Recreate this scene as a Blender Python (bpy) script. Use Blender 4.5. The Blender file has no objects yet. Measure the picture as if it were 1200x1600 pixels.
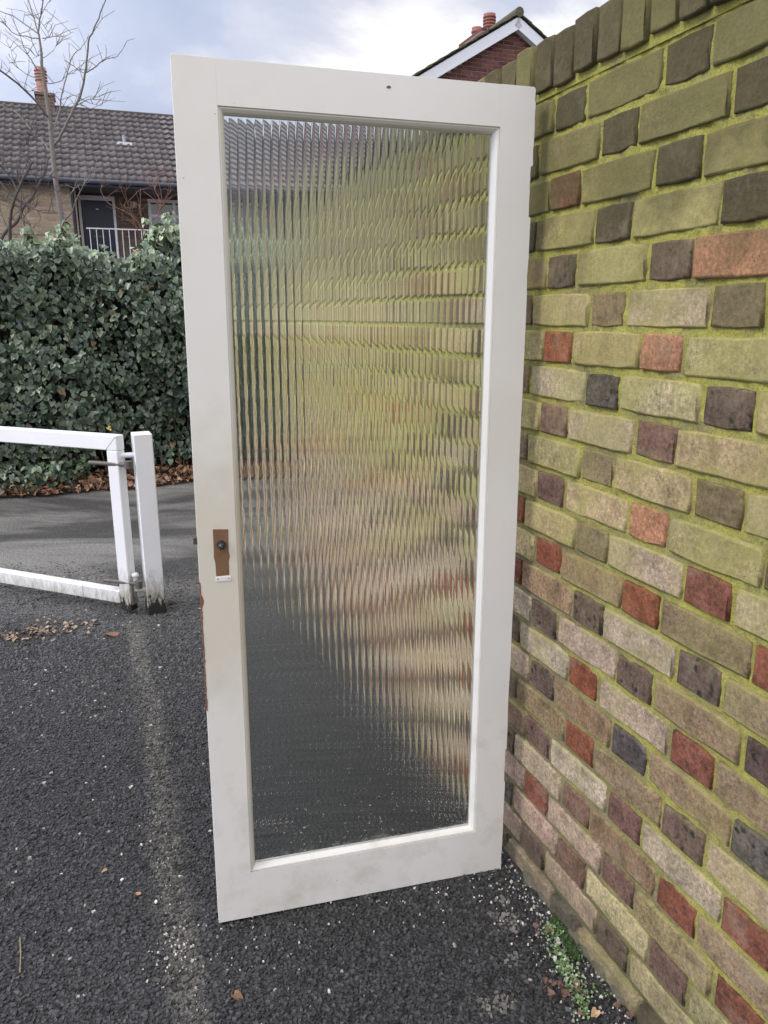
import bpy, math, random
import numpy as np
from mathutils import Matrix, Vector
random.seed(7); RS = np.random.RandomState(7)
C = bpy.context.scene.collection
S = bpy.context.scene
R = math.radians

# ------------------------------------------------------------------ camera
PITCH, ROLL, FPX, HCAM = 0.249761, -0.004098, 1199.81, 1.41965
AZ = 0.350692                      # the long brick wall runs 20 degrees left of the view axis
DWALL = 0.942917
Z0, CP = 1.7476, .079                # brick courses of the wall
fw = Vector((0, math.cos(PITCH), -math.sin(PITCH))); rr = Vector((1, 0, 0)); uu = rr.cross(fw)
RT = rr*math.cos(ROLL)+uu*math.sin(ROLL); UP = -rr*math.sin(ROLL)+uu*math.cos(ROLL)
cam_d = bpy.data.cameras.new('camera'); cam = bpy.data.objects.new('camera', cam_d); C.objects.link(cam)
M = Matrix.Identity(4)
for i in range(3):
    M[i][0] = RT[i]; M[i][1] = UP[i]; M[i][2] = -fw[i]
M[2][3] = HCAM
cam.matrix_world = M
cam_d.sensor_fit = 'HORIZONTAL'; cam_d.sensor_width = 36; cam_d.lens = 36*FPX/1200
cam_d.clip_start = 0.02; cam_d.clip_end = 3000
S.camera = cam

# ------------------------------------------------------------------ world
SUN_EL, SUN_AZ = R(44), R(244)     # sun behind thin cloud, high on the left behind the viewer
W = bpy.data.worlds.new('World'); S.world = W; W.use_nodes = True
nt = W.node_tree; nt.nodes.clear()
def N(nt, typ, **kw):
    n = nt.nodes.new(typ)
    for k, v in kw.items(): setattr(n, k, v)
    return n
def ramp(nt, fac, stops, interp='LINEAR'):
    n = N(nt, 'ShaderNodeValToRGB'); n.color_ramp.interpolation = interp
    e = n.color_ramp.elements
    while len(e) < len(stops): e.new(0.5)
    for i, (p, c) in enumerate(stops):
        e[i].position = p; e[i].color = (c, c, c, 1) if not hasattr(c, '__len__') else (*c, 1)
    if fac is not None: nt.links.new(fac, n.inputs[0])
    return n.outputs[0]
def noise(nt, vec, scale, detail=4, rough=.55, dist=0):
    n = N(nt, 'ShaderNodeTexNoise'); n.inputs['Scale'].default_value = scale
    n.inputs['Detail'].default_value = detail; n.inputs['Roughness'].default_value = rough
    n.inputs['Distortion'].default_value = dist
    if vec is not None: nt.links.new(vec, n.inputs['Vector'])
    return n.outputs['Fac']
def math_(nt, op, a, b=None, clamp=False):
    n = N(nt, 'ShaderNodeMath', operation=op, use_clamp=clamp)
    for i, v in enumerate((a, b)):
        if v is None: continue
        if isinstance(v, (int, float)): n.inputs[i].default_value = v
        else: nt.links.new(v, n.inputs[i])
    return n.outputs[0]
def mixc(nt, fac, a, b, mode='MIX'):
    n = N(nt, 'ShaderNodeMix', data_type='RGBA', blend_type=mode)
    for sock, v in ((n.inputs[0], fac), (n.inputs[6], a), (n.inputs[7], b)):
        if isinstance(v, (int, float)): sock.default_value = v
        elif isinstance(v, tuple): sock.default_value = (*v, 1) if len(v) == 3 else v
        else: nt.links.new(v, sock)
    return n.outputs[2]
def dotn(nt, vec, d):
    n = N(nt, 'ShaderNodeVectorMath', operation='DOT_PRODUCT'); nt.links.new(vec, n.inputs[0]); n.inputs[1].default_value = d
    return n.outputs['Value']
sky = N(nt, 'ShaderNodeTexSky', sky_type='NISHITA'); sky.sun_disc = False
sky.sun_elevation = SUN_EL; sky.sun_rotation = SUN_AZ
tc = N(nt, 'ShaderNodeTexCoord'); vec = tc.outputs['Generated']
b1 = N(nt, 'ShaderNodeBackground'); nt.links.new(sky.outputs[0], b1.inputs[0]); b1.inputs[1].default_value = 0.12
mp = N(nt, 'ShaderNodeMapping'); nt.links.new(vec, mp.inputs[0]); mp.inputs['Scale'].default_value = (1, 1, 1.9); mp.inputs['Location'].default_value = (3.1, .4, 2.0)
n1 = noise(nt, mp.outputs[0], 2.3, 7, .55, .45)
bias = dotn(nt, vec, (.16, .0, .0))
n2 = math_(nt, 'ADD', n1, bias)
cl = ramp(nt, n2, [(.38, (.41, .49, .70)), (.50, (.53, .61, .83)), (.57, (.74, .79, .95)), (.64, (1.22, 1.24, 1.28))])
sdv = (math.sin(SUN_AZ)*math.cos(SUN_EL), math.cos(SUN_AZ)*math.cos(SUN_EL), math.sin(SUN_EL))
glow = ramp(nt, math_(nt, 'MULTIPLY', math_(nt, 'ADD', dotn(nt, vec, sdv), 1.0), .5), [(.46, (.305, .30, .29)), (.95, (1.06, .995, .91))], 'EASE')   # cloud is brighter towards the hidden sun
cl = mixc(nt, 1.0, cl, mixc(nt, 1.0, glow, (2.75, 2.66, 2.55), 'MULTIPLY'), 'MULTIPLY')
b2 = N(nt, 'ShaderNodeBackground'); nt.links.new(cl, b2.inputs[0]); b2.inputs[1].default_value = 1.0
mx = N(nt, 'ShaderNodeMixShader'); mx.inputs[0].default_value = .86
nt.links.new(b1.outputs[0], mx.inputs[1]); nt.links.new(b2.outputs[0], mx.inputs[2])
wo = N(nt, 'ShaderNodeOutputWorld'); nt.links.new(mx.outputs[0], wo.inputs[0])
sd = bpy.data.lights.new('sun', 'SUN'); sd.energy = 1.4; sd.angle = R(18); sd.color = (1, .96, .9)
so = bpy.data.objects.new('sun', sd); C.objects.link(so)
sdir = Vector((math.sin(SUN_AZ)*math.cos(SUN_EL), math.cos(SUN_AZ)*math.cos(SUN_EL), math.sin(SUN_EL)))
so.rotation_euler = (-sdir).to_track_quat('-Z', 'Y').to_euler()
so.location = sdir*20
S.view_settings.view_transform = 'Standard'; S.view_settings.look = 'None'
S.view_settings.exposure = 0.38; S.view_settings.gamma = 1
S.render.engine = 'CYCLES'
S.cycles.use_denoising = True
S.cycles.max_bounces = 10; S.cycles.transmission_bounces = 8; S.cycles.transparent_max_bounces = 8
S.cycles.sample_clamp_indirect = 4

# ------------------------------------------------------------------ geometry helpers
NX = Vector((math.cos(AZ), math.sin(AZ), 0)); DX = Vector((-math.sin(AZ), math.cos(AZ), 0))
CAM = Vector((0, 0, HCAM))
def ray(x, y): return fw + RT*((x-600)/FPX) - UP*((y-800)/FPX)
def on_ground(x, y, z=0.0):
    v = ray(x, y); return CAM + v*((z-HCAM)/v.z)
def on_plane(x, y, D):              # point at distance D along DX
    v = ray(x, y); return CAM + v*(D/v.dot(DX))
def setp(o, label=None, cat=None, group=None, kind=None):
    if label: o['label'] = label
    if cat: o['category'] = cat
    if group: o['group'] = group
    if kind: o['kind'] = kind
    return o
def link(name, me, mat=None, parent=None):
    o = bpy.data.objects.new(name, me); C.objects.link(o)
    if mat is not None and not me.materials: me.materials.append(mat)
    if parent is not None: o.parent = parent
    return o
def empty(name, loc=(0, 0, 0), rz=0, **kw):
    o = bpy.data.objects.new(name, None); C.objects.link(o); o.location = loc; o.rotation_euler = (0, 0, rz)
    o.empty_display_size = .1
    return setp(o, **kw)
class MB:
    def __init__(s): s.v = []; s.f = []; s.sm = []
    def add(s, vs, fs, smooth=False):
        b = len(s.v); s.v += [tuple(v) for v in vs]; s.f += [tuple(i+b for i in f) for f in fs]; s.sm += [smooth]*len(fs)
    def box(s, x0, x1, y0, y1, z0, z1, bev=0):
        if bev <= 0:
            vs = [(x, y, z) for z in (z0, z1) for y in (y0, y1) for x in (x0, x1)]
            s.add(vs, [(0, 2, 3, 1), (4, 5, 7, 6), (0, 1, 5, 4), (2, 6, 7, 3), (0, 4, 6, 2), (1, 3, 7, 5)])
        else: s.bbox(Vector(((x0+x1)/2, (y0+y1)/2, (z0+z1)/2)), Vector((1, 0, 0)), Vector((0, 1, 0)), Vector((0, 0, 1)), x1-x0, y1-y0, z1-z0, bev)
    def bbox(s, c, ax, ay, az, lx, ly, lz, b):
        # chamfered box: each corner has three vertices
        hx, hy, hz = lx/2, ly/2, lz/2
        idx = {}; vs = []
        for i in (-1, 1):
            for j in (-1, 1):
                for k in (-1, 1):
                    for m, (p, q, r_) in enumerate(((hx, hy-b, hz-b), (hx-b, hy, hz-b), (hx-b, hy-b, hz))):
                        idx[(i, j, k, m)] = len(vs); vs.append(c+ax*(i*p)+ay*(j*q)+az*(k*r_))
        fs = []
        def q4(l, flip): fs.append(tuple(l if not flip else l[::-1]))
        for i in (-1, 1):
            q4([idx[(i, -1, -1, 0)], idx[(i, 1, -1, 0)], idx[(i, 1, 1, 0)], idx[(i, -1, 1, 0)]], i < 0)
            q4([idx[(-1, i, -1, 1)], idx[(-1, i, 1, 1)], idx[(1, i, 1, 1)], idx[(1, i, -1, 1)]], i < 0)
            q4([idx[(-1, -1, i, 2)], idx[(1, -1, i, 2)], idx[(1, 1, i, 2)], idx[(-1, 1, i, 2)]], i < 0)
        for i in (-1, 1):
            for j in (-1, 1):
                q4([idx[(i, j, -1, 0)], idx[(i, j, -1, 1)], idx[(i, j, 1, 1)], idx[(i, j, 1, 0)]], i*j < 0)
                q4([idx[(i, -1, j, 0)], idx[(i, 1, j, 0)], idx[(i, 1, j, 2)], idx[(i, -1, j, 2)]], i*j < 0)
                q4([idx[(-1, i, j, 1)], idx[(-1, i, j, 2)], idx[(1, i, j, 2)], idx[(1, i, j, 1)]], i*j < 0)
                for k in (-1, 1): fs.append((idx[(i, j, k, 0)], idx[(i, j, k, 1)], idx[(i, j, k, 2)]) if i*j*k > 0 else (idx[(i, j, k, 0)], idx[(i, j, k, 2)], idx[(i, j, k, 1)]))
        s.add(vs, fs)
    def beam(s, a, b, up, w, h, bev=.003):
        a = Vector(a); b = Vector(b); ax = (b-a).normalized(); az = (Vector(up)-ax*ax.dot(Vector(up))).normalized(); ay = az.cross(ax)
        s.bbox((a+b)/2, ax, ay, az, (b-a).length, w, h, bev)
    def tube(s, pts, rad, n=7, cap=True):
        pts = [Vector(p) for p in pts]; base = len(s.v); prev = None
        vs = []; fs = []
        for i, p in enumerate(pts):
            t = (pts[min(i+1, len(pts)-1)]-pts[max(i-1, 0)]).normalized()
            if prev is None: a = t.orthogonal().normalized()
            else: a = (prev-t*prev.dot(t)); a = a.normalized() if a.length > 1e-6 else t.orthogonal().normalized()
            prev = a; b = t.cross(a); r = rad[i] if hasattr(rad, '__len__') else rad
            for k in range(n):
                th = 2*math.pi*k/n; vs.append(p+a*(r*math.cos(th))+b*(r*math.sin(th)))
        for i in range(len(pts)-1):
            for k in range(n):
                fs.append((i*n+k, i*n+(k+1) % n, (i+1)*n+(k+1) % n, (i+1)*n+k))
        s.add(vs, fs, True)
        if cap:
            s.add(vs[:n], [tuple(range(n))[::-1]]); s.add(vs[-n:], [tuple(range(n))])
    def lathe(s, c, prof, n=20, axis=None):
        ax = Vector(axis or (0, 0, 1)).normalized(); a = ax.orthogonal().normalized(); b = ax.cross(a); c = Vector(c)
        vs = [c+ax*z+(a*math.cos(2*math.pi*k/n)+b*math.sin(2*math.pi*k/n))*r for r, z in prof for k in range(n)]
        fs = [(i*n+k, i*n+(k+1) % n, (i+1)*n+(k+1) % n, (i+1)*n+k) for i in range(len(prof)-1) for k in range(n)]
        s.add(vs, fs, True)
        s.add(vs[:n], [tuple(range(n))[::-1]]); s.add(vs[-n:], [tuple(range(n))])
    def mesh(s, name):
        me = bpy.data.meshes.new(name); me.from_pydata(s.v, [], s.f)
        me.polygons.foreach_set('use_smooth', s.sm); me.update(); return me
    def build(s, name, mat, parent=None, **kw):
        return setp(link(name, s.mesh(name), mat, parent), **kw)
def np_mesh(name, V, F, cols=None, smooth=False):
    """V (n,3), F (m,k) of one face size, cols (n,3) point colours"""
    me = bpy.data.meshes.new(name); n, (m, k) = len(V), F.shape
    me.vertices.add(n); me.vertices.foreach_set('co', np.ascontiguousarray(V, dtype=np.float32).ravel())
    me.loops.add(m*k); me.loops.foreach_set('vertex_index', np.ascontiguousarray(F, dtype=np.int32).ravel())
    me.polygons.add(m); me.polygons.foreach_set('loop_start', np.arange(m, dtype=np.int32)*k)
    me.polygons.foreach_set('use_smooth', np.full(m, smooth))
    if cols is not None:
        a = me.attributes.new('tint', 'FLOAT_COLOR', 'POINT')
        a.data.foreach_set('color', np.concatenate([cols, np.ones((n, 1))], 1).astype(np.float32).ravel())
    me.update(calc_edges=True); me.validate(); return me

# ------------------------------------------------------------------ materials
def new_mat(name):
    m = bpy.data.materials.new(name); m.use_nodes = True; nt = m.node_tree; nt.nodes.clear()
    p = N(nt, 'ShaderNodeBsdfPrincipled'); o = N(nt, 'ShaderNodeOutputMaterial'); nt.links.new(p.outputs[0], o.inputs[0])
    g = N(nt, 'ShaderNodeNewGeometry')
    return m, nt, p, g.outputs['Position']
def bump(nt, p, h, strength, dist, chain=None):
    b = N(nt, 'ShaderNodeBump'); b.inputs['Strength'].default_value = strength; b.inputs['Distance'].default_value = dist
    nt.links.new(h, b.inputs['Height'])
    if chain is not None: nt.links.new(chain, b.inputs['Normal'])
    nt.links.new(b.outputs[0], p.inputs['Normal']); return b.outputs[0]
def simple(name, col, rough=.5, var=.15, scale=20, metallic=0, bstr=.15, bdist=.002, obj=False, spec=.4):
    m, nt, p, pos = new_mat(name)
    if obj:
        t = N(nt, 'ShaderNodeTexCoord'); pos = t.outputs['Object']
    n = noise(nt, pos, scale, 5)
    c = mixc(nt, n, tuple(x*(1-var) for x in col), tuple(min(1, x*(1+var)) for x in col))
    nt.links.new(c, p.inputs['Base Color']); p.inputs['Roughness'].default_value = rough; p.inputs['Metallic'].default_value = metallic
    p.inputs['Specular IOR Level'].default_value = spec
    if bstr: bump(nt, p, noise(nt, pos, scale*4, 4), bstr, bdist)
    return m
def tinted(name, rough=.6, attr=True, mul=(1, 1, 1), scale=60, var=.25, bstr=.2, bdist=.001, back=None, spec=.3):
    m, nt, p, pos = new_mat(name)
    if attr:
        a = N(nt, 'ShaderNodeAttribute', attribute_name='tint'); col = a.outputs['Color']
    else:
        a = N(nt, 'ShaderNodeObjectInfo'); col = a.outputs['Color']
    n = ramp(nt, noise(nt, pos, scale, 4), [(.3, 1-var), (.7, 1+var)])
    c = mixc(nt, 1.0, col, n, 'MULTIPLY'); c = mixc(nt, 1.0, c, mul, 'MULTIPLY')
    nt.links.new(c, p.inputs['Base Color']); p.inputs['Roughness'].default_value = rough; p.inputs['Specular IOR Level'].default_value = spec
    if bstr: bump(nt, p, noise(nt, pos, scale*3, 3), bstr, bdist)
    return m

# --- old stock brick with algae; colour of each brick from its object colour
def brick_mat(name, attr=False):
    m, nt, p, pos = new_mat(name)
    if attr:
        col = N(nt, 'ShaderNodeAttribute', attribute_name='tint').outputs['Color']; rnd = noise(nt, pos, 3, 0)
    else:
        oi = N(nt, 'ShaderNodeObjectInfo'); col = oi.outputs['Color']; rnd = oi.outputs['Random']; kindsp = oi.outputs['Alpha']
    # mottle
    big = noise(nt, pos, 22, 5, .6); c = mixc(nt, 1.0, col, ramp(nt, big, [(.25, .58), (.5, 1.0), (.8, 1.42)]), 'MULTIPLY')
    fine = noise(nt, pos, 120, 6, .85); c = mixc(nt, 1.0, c, ramp(nt, fine, [(.34, .42), (.5, 1.0), (.64, 1.55)]), 'MULTIPLY')
    # pale lime bloom
    bl = ramp(nt, noise(nt, pos, 14, 4, .6, .4), [(.56, 0.), (.72, .35)])
    c = mixc(nt, bl, c, (.42, .35, .26))
    # burnt spots; only marked bricks (alpha below one) carry many
    vo = N(nt, 'ShaderNodeTexVoronoi', feature='F1'); vo.inputs['Scale'].default_value = 50; vo.inputs['Randomness'].default_value = 1
    wp = N(nt, 'ShaderNodeVectorMath', operation='ADD'); nz = N(nt, 'ShaderNodeTexNoise'); nz.inputs['Scale'].default_value = 60
    sc = N(nt, 'ShaderNodeVectorMath', operation='SCALE'); nt.links.new(pos, nz.inputs['Vector']); nt.links.new(nz.outputs['Color'], sc.inputs[0]); sc.inputs['Scale'].default_value = .02
    nt.links.new(pos, wp.inputs[0]); nt.links.new(sc.outputs[0], wp.inputs[1]); nt.links.new(wp.outputs[0], vo.inputs['Vector'])
    spot = ramp(nt, vo.outputs['Distance'], [(.22, 1.), (.40, 0.)])
    gate_ = ramp(nt, noise(nt, pos, 30, 2), [(.46, 0.), (.56, 1.)])
    if attr: amt = .25
    else: amt = ramp(nt, kindsp, [(.55, 1.), (.98, .12)])
    sp = math_(nt, 'MULTIPLY', math_(nt, 'MULTIPLY', spot, gate_), amt)
    c = mixc(nt, sp, c, (.028, .026, .028))
    # pits
    v2 = N(nt, 'ShaderNodeTexVoronoi'); v2.inputs['Scale'].default_value = 95; nt.links.new(pos, v2.inputs['Vector'])
    pit = math_(nt, 'MULTIPLY', ramp(nt, v2.outputs['Distance'], [(.08, 1.), (.14, 0.)]), ramp(nt, noise(nt, pos, 9, 2), [(.52, 0.), (.58, 1.)]))
    c = mixc(nt, pit, c, (.03, .025, .02))
    # algae: more towards the top of the wall and nearer end
    z = dotn(nt, pos, (0, 0, 1)); u = dotn(nt, pos, tuple(DX))
    k = math_(nt, 'ADD', math_(nt, 'MULTIPLY', z, .42), math_(nt, 'MULTIPLY', u, -.10))
    k = math_(nt, 'ADD', k, math_(nt, 'MULTIPLY', noise(nt, pos, 5.5, 5, .62, .5), 1.5))
    k = math_(nt, 'ADD', k, math_(nt, 'MULTIPLY', noise(nt, pos, 45, 4, .7), .35))
    # growth creeps out of the bed joints onto the arrises
    ph = math_(nt, 'FRACT', math_(nt, 'ADD', math_(nt, 'DIVIDE', math_(nt, 'SUBTRACT', Z0, z), CP), 40.5))
    dj = math_(nt, 'MULTIPLY', math_(nt, 'ABSOLUTE', math_(nt, 'SUBTRACT', ph, .5)), 2.0)
    ej = ramp(nt, math_(nt, 'ADD', dj, math_(nt, 'MULTIPLY', math_(nt, 'SUBTRACT', noise(nt, pos, 28, 5, .7), .5), .9)), [(.55, 0.), (.95, .42)])
    k = math_(nt, 'ADD', k, ej)
    bo = math_(nt, 'MULTIPLY', ramp(nt, math_(nt, 'MULTIPLY', u, .25), [(.46, 0.), (.62, .40)]), ramp(nt, z, [(.55, 0.), (1.0, 1.)]))
    k = math_(nt, 'ADD', k, bo)
    al = ramp(nt, math_(nt, 'MULTIPLY', k, .5), [(.55, 0.), (.74, .64)])
    green = mixc(nt, noise(nt, pos, 12, 3), (.34, .31, .085), (.50, .45, .165))
    # bricks fired hard and dark take less growth
    lum = dotn(nt, col, (.35, .5, .15)); al = math_(nt, 'MULTIPLY', al, ramp(nt, lum, [(.09, .10), (.26, 1.)]))
    sr = N(nt, 'ShaderNodeSeparateColor'); nt.links.new(col, sr.inputs[0])      # smooth red-fired bricks carry little growth
    al = math_(nt, 'MULTIPLY', al, ramp(nt, math_(nt, 'DIVIDE', sr.outputs[1], sr.outputs[0]), [(.50, .30), (.70, 1.)]))
    c = mixc(nt, al, c, green)
    # soot-dark growth on top courses
    zt = ramp(nt, math_(nt, 'ADD', math_(nt, 'MULTIPLY', z, .5), math_(nt, 'MULTIPLY', noise(nt, pos, 8, 4), .35)), [(.92, 0.), (1.12, .62)])
    c = mixc(nt, zt, c, mixc(nt, noise(nt, pos, 30, 4), (.060, .052, .028), (.16, .145, .058)))
    # splash-dirt along the ground
    zb = ramp(nt, math_(nt, 'ADD', z, math_(nt, 'MULTIPLY', noise(nt, pos, 9, 4), .22)), [(.10, .6), (.30, 0.)])
    c = mixc(nt, zb, c, (.10, .095, .055))
    nt.links.new(c, p.inputs['Base Color']); p.inputs['Roughness'].default_value = .93; p.inputs['Specular IOR Level'].default_value = .2
    h1 = bump(nt, p, noise(nt, pos, 150, 6, .85), 1.0, .0050)
    h2 = bump(nt, p, noise(nt, pos, 38, 5, .6), .5, .006, h1)
    inv = math_(nt, 'SUBTRACT', 1.0, math_(nt, 'MAXIMUM', pit, math_(nt, 'MULTIPLY', sp, .4)))
    bump(nt, p, inv, .8, .002, h2)
    return m
M_brick = brick_mat('old_brick'); M_brick_far = brick_mat('old_brick_far', True)
def mortar_mat():
    m, nt, p, pos = new_mat('mossy_mortar')
    z = dotn(nt, pos, (0, 0, 1)); u = dotn(nt, pos, tuple(DX))
    base = mixc(nt, noise(nt, pos, 30, 5), (.20, .165, .085), (.36, .32, .20))
    # lime-green growth, thick on the middle and upper joints, thin in the sheltered low corner behind the door
    k = math_(nt, 'ADD', math_(nt, 'MULTIPLY', z, .30), math_(nt, 'MULTIPLY', u, -.42))
    k = math_(nt, 'ADD', k, math_(nt, 'MULTIPLY', noise(nt, pos, 7, 5, .6), 1.1))
    k = math_(nt, 'ADD', k, math_(nt, 'MULTIPLY', noise(nt, pos, 90, 4, .7), .45))
    bo = math_(nt, 'MULTIPLY', ramp(nt, math_(nt, 'MULTIPLY', u, .25), [(.46, 0.), (.70, 1.)]), ramp(nt, z, [(.55, 0.), (1.0, 1.)]))
    k = math_(nt, 'ADD', k, bo)
    a = ramp(nt, math_(nt, 'ADD', k, 0.0), [(.30, 0.), (.62, .9)])
    moss = mixc(nt, noise(nt, pos, 55, 4, .7), (.39, .365, .065), (.66, .63, .17))
    a = math_(nt, 'MULTIPLY', a, ramp(nt, noise(nt, pos, 11, 5, .7, .6), [(.36, .25), (.50, 1.)]))
    c = mixc(nt, a, base, moss)
    zb = ramp(nt, math_(nt, 'ADD', z, math_(nt, 'MULTIPLY', noise(nt, pos, 9, 4), .2)), [(.12, .75), (.34, 0.)])
    c = mixc(nt, zb, c, (.12, .115, .055))
    zt = ramp(nt, math_(nt, 'ADD', z, math_(nt, 'MULTIPLY', noise(nt, pos, 8, 4), .5)), [(.0, 0.), (1.0, .0)])
    c = mixc(nt, ramp(nt, noise(nt, pos, 300, 3, .7), [(.34, .6), (.52, 0.)]), c, (.12, .11, .03))
    nt.links.new(c, p.inputs['Base Color']); p.inputs['Roughness'].default_value = 1; p.inputs['Specular IOR Level'].default_value = .1
    h = bump(nt, p, noise(nt, pos, 190, 5, .8), 1.0, .006)
    bump(nt, p, noise(nt, pos, 60, 4, .6), .5, .006, h)
    return m
M_mortar = mortar_mat()

def asphalt():
    m, nt, p, pos = new_mat('asphalt')
    v = N(nt, 'ShaderNodeTexVoronoi'); v.inputs['Scale'].default_value = 120; nt.links.new(pos, v.inputs['Vector'])
    c = mixc(nt, v.outputs['Color'], (.027, .0255, .024), (.078, .074, .069))
    c = mixc(nt, ramp(nt, math_(nt, 'MULTIPLY', dotn(nt, pos, (0, 1, 0)), .2), [(.60, .75), (.86, 0.)]), c, (.012, .012, .013))   # dark binder between the loose-set stones
    c = mixc(nt, 1.0, c, ramp(nt, noise(nt, pos, .9, 5, .6), [(.3, .82), (.7, 1.35)]), 'MULTIPLY')
    # dusty, drier patches farther off
    y = dotn(nt, pos, tuple(DX))
    mpn = N(nt, 'ShaderNodeMapping'); nt.links.new(pos, mpn.inputs[0]); mpn.inputs['Scale'].default_value = (.55, 1.6, 1); mpn.inputs['Rotation'].default_value = (0, 0, -.2)
    d = ramp(nt, noise(nt, mpn.outputs[0], 1.1, 7, .62, .6), [(.44, 0.), (.62, .9)])
    fine = ramp(nt, noise(nt, pos, 60, 4, .7), [(.3, .2), (.7, 1.)])
    d = math_(nt, 'MULTIPLY', math_(nt, 'MULTIPLY', d, fine), ramp(nt, math_(nt, 'MULTIPLY', y, .1), [(.32, 0.), (.44, 1.)]))
    c = mixc(nt, d, c, (.33, .32, .29))
    # worn pale band running from the gate post towards the viewer
    a = on_ground(215, 985); b = on_ground(300, 1600); dr = (b-a).normalized(); nn = Vector((-dr.y, dr.x, 0))
    off = dotn(nt, pos, tuple(nn)); o0 = a.dot(nn)
    w = math_(nt, 'ABSOLUTE', math_(nt, 'ADD', math_(nt, 'SUBTRACT', off, o0), math_(nt, 'MULTIPLY', math_(nt, 'SUBTRACT', noise(nt, pos, 2.2, 3), .5), .09)))
    band = ramp(nt, w, [(.022, 1.), (.055, 0.)])
    band = math_(nt, 'MULTIPLY', band, ramp(nt, noise(nt, pos, 70, 4, .7), [(.36, .12), (.62, .8)]))
    along = math_(nt, 'SUBTRACT', a.dot(dr)-.1, dotn(nt, pos, tuple(dr))); band = math_(nt, 'MULTIPLY', band, ramp(nt, along, [(0., 1.), (.15, 0.)]))
    c = mixc(nt, band, c, (.17, .155, .12))
    nt.links.new(c, p.inputs['Base Color'])
    p.inputs['Roughness'].default_value = .62; p.inputs['Specular IOR Level'].default_value = .45
    h = bump(nt, p, noise(nt, pos, 300, 3, .6), .4, .002)
    bump(nt, p, v.outputs['Distance'], .9, -.006, h)
    return m
M_asph = asphalt()
M_chip = tinted('chippings', .55, var=.3, scale=400, bstr=.4, bdist=.001, spec=.5)

def paint():
    m, nt, p, pos = new_mat('door_paint')
    t = N(nt, 'ShaderNodeTexCoord'); ob = t.outputs['Object']
    c = mixc(nt, noise(nt, ob, 3, 4), (.66, .635, .58), (.76, .74, .69))
    # handled, yellowed area round the latch
    sp = N(nt, 'ShaderNodeVectorMath', operation='DISTANCE'); nt.links.new(ob, sp.inputs[0]); sp.inputs[1].default_value = (.02, 0, .88)
    d = math_(nt, 'SUBTRACT', sp.outputs['Value'], math_(nt, 'MULTIPLY', noise(nt, ob, 14, 5, .6), .35))
    c = mixc(nt, ramp(nt, d, [(-.06, .5), (.20, 0.)]), c, (.52, .46, .32))
    # small chips and scuffs
    v = N(nt, 'ShaderNodeTexVoronoi'); v.inputs['Scale'].default_value = 55; nt.links.new(ob, v.inputs['Vector'])
    ch = math_(nt, 'MULTIPLY', ramp(nt, v.outputs['Distance'], [(.04, 1.), (.07, 0.)]), ramp(nt, noise(nt, ob, 5, 2), [(.60, 0.), (.64, 1.)]))
    c = mixc(nt, ch, c, (.12, .09, .07))
    gr = ramp(nt, math_(nt, 'SUBTRACT', noise(nt, ob, 9, 6, .7), math_(nt, 'MULTIPLY', dotn(nt, ob, (0, 0, 1)), .16)), [(.46, 0.), (.68, .5)])
    c = mixc(nt, gr, c, (.46, .42, .34))
    c = mixc(nt, ramp(nt, noise(nt, ob, 2.2, 6, .65, .5), [(.50, 0.), (.75, .28)]), c, (.60, .53, .40))
    nt.links.new(c, p.inputs['Base Color']); p.inputs['Roughness'].default_value = .42; p.inputs['Specular IOR Level'].default_value = .4
    mpn = N(nt, 'ShaderNodeMapping'); nt.links.new(ob, mpn.inputs[0]); mpn.inputs['Scale'].default_value = (1, 1, .06)
    h = bump(nt, p, noise(nt, mpn.outputs[0], 420, 3), .12, .0008)
    bump(nt, p, noise(nt, ob, 26, 4), .12, .003, h)
    return m
M_paint = paint()
M_edge = simple('stripped_edge', (.20, .085, .05), .7, .5, 40, obj=True)
M_bare = simple('bare_wood', (.19, .10, .050), .6, .35, 60, obj=True)
M_dark = simple('dark_metal', (.02, .02, .025), .25, .2, 40, spec=.6)
M_brass = simple('dull_latch', (.10, .085, .06), .45, .3, 60, metallic=.7)
M_whiteplate = simple('plate', (.72, .70, .66), .4, .08, 60)
M_white = simple('white_paint', (.72, .73, .75), .45, .08, 14)

def glassm():
    m = bpy.data.materials.new('reeded_glass'); m.use_nodes = True; nt = m.node_tree; nt.nodes.clear()
    g = N(nt, 'ShaderNodeBsdfGlass'); g.inputs['IOR'].default_value = 1.5; g.inputs['Roughness'].default_value = 0.0
    g.inputs['Color'].default_value = (.97, .985, .97, 1)
    d = N(nt, 'ShaderNodeBsdfDiffuse'); d.inputs['Color'].default_value = (.65, .65, .6, 1)
    t = N(nt, 'ShaderNodeTexCoord'); ob = t.outputs['Object']
    v = N(nt, 'ShaderNodeTexVoronoi'); v.inputs['Scale'].default_value = 150; nt.links.new(ob, v.inputs['Vector'])
    z = dotn(nt, ob, (0, 0, 1))
    dens = ramp(nt, math_(nt, 'ADD', z, math_(nt, 'MULTIPLY', noise(nt, ob, 6, 3), .5)), [(.38, .30), (.62, .12)])
    spot = math_(nt, 'LESS_THAN', v.outputs['Distance'], math_(nt, 'MULTIPLY', dens, math_(nt, 'GREATER_THAN', noise(nt, ob, 70, 2), .63)))
    film = math_(nt, 'MULTIPLY', ramp(nt, math_(nt, 'ADD', z, math_(nt, 'MULTIPLY', noise(nt, ob, 25, 5, .7), .12)), [(.16, .42), (.21, .012)]), 1.0)
    k = math_(nt, 'MAXIMUM', math_(nt, 'MULTIPLY', spot, .75), film)
    mx = N(nt, 'ShaderNodeMixShader'); nt.links.new(k, mx.inputs[0]); nt.links.new(g.outputs[0], mx.inputs[1]); nt.links.new(d.outputs[0], mx.inputs[2])
    o = N(nt, 'ShaderNodeOutputMaterial'); nt.links.new(mx.outputs[0], o.inputs[0]); return m
M_glass = glassm()

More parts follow.
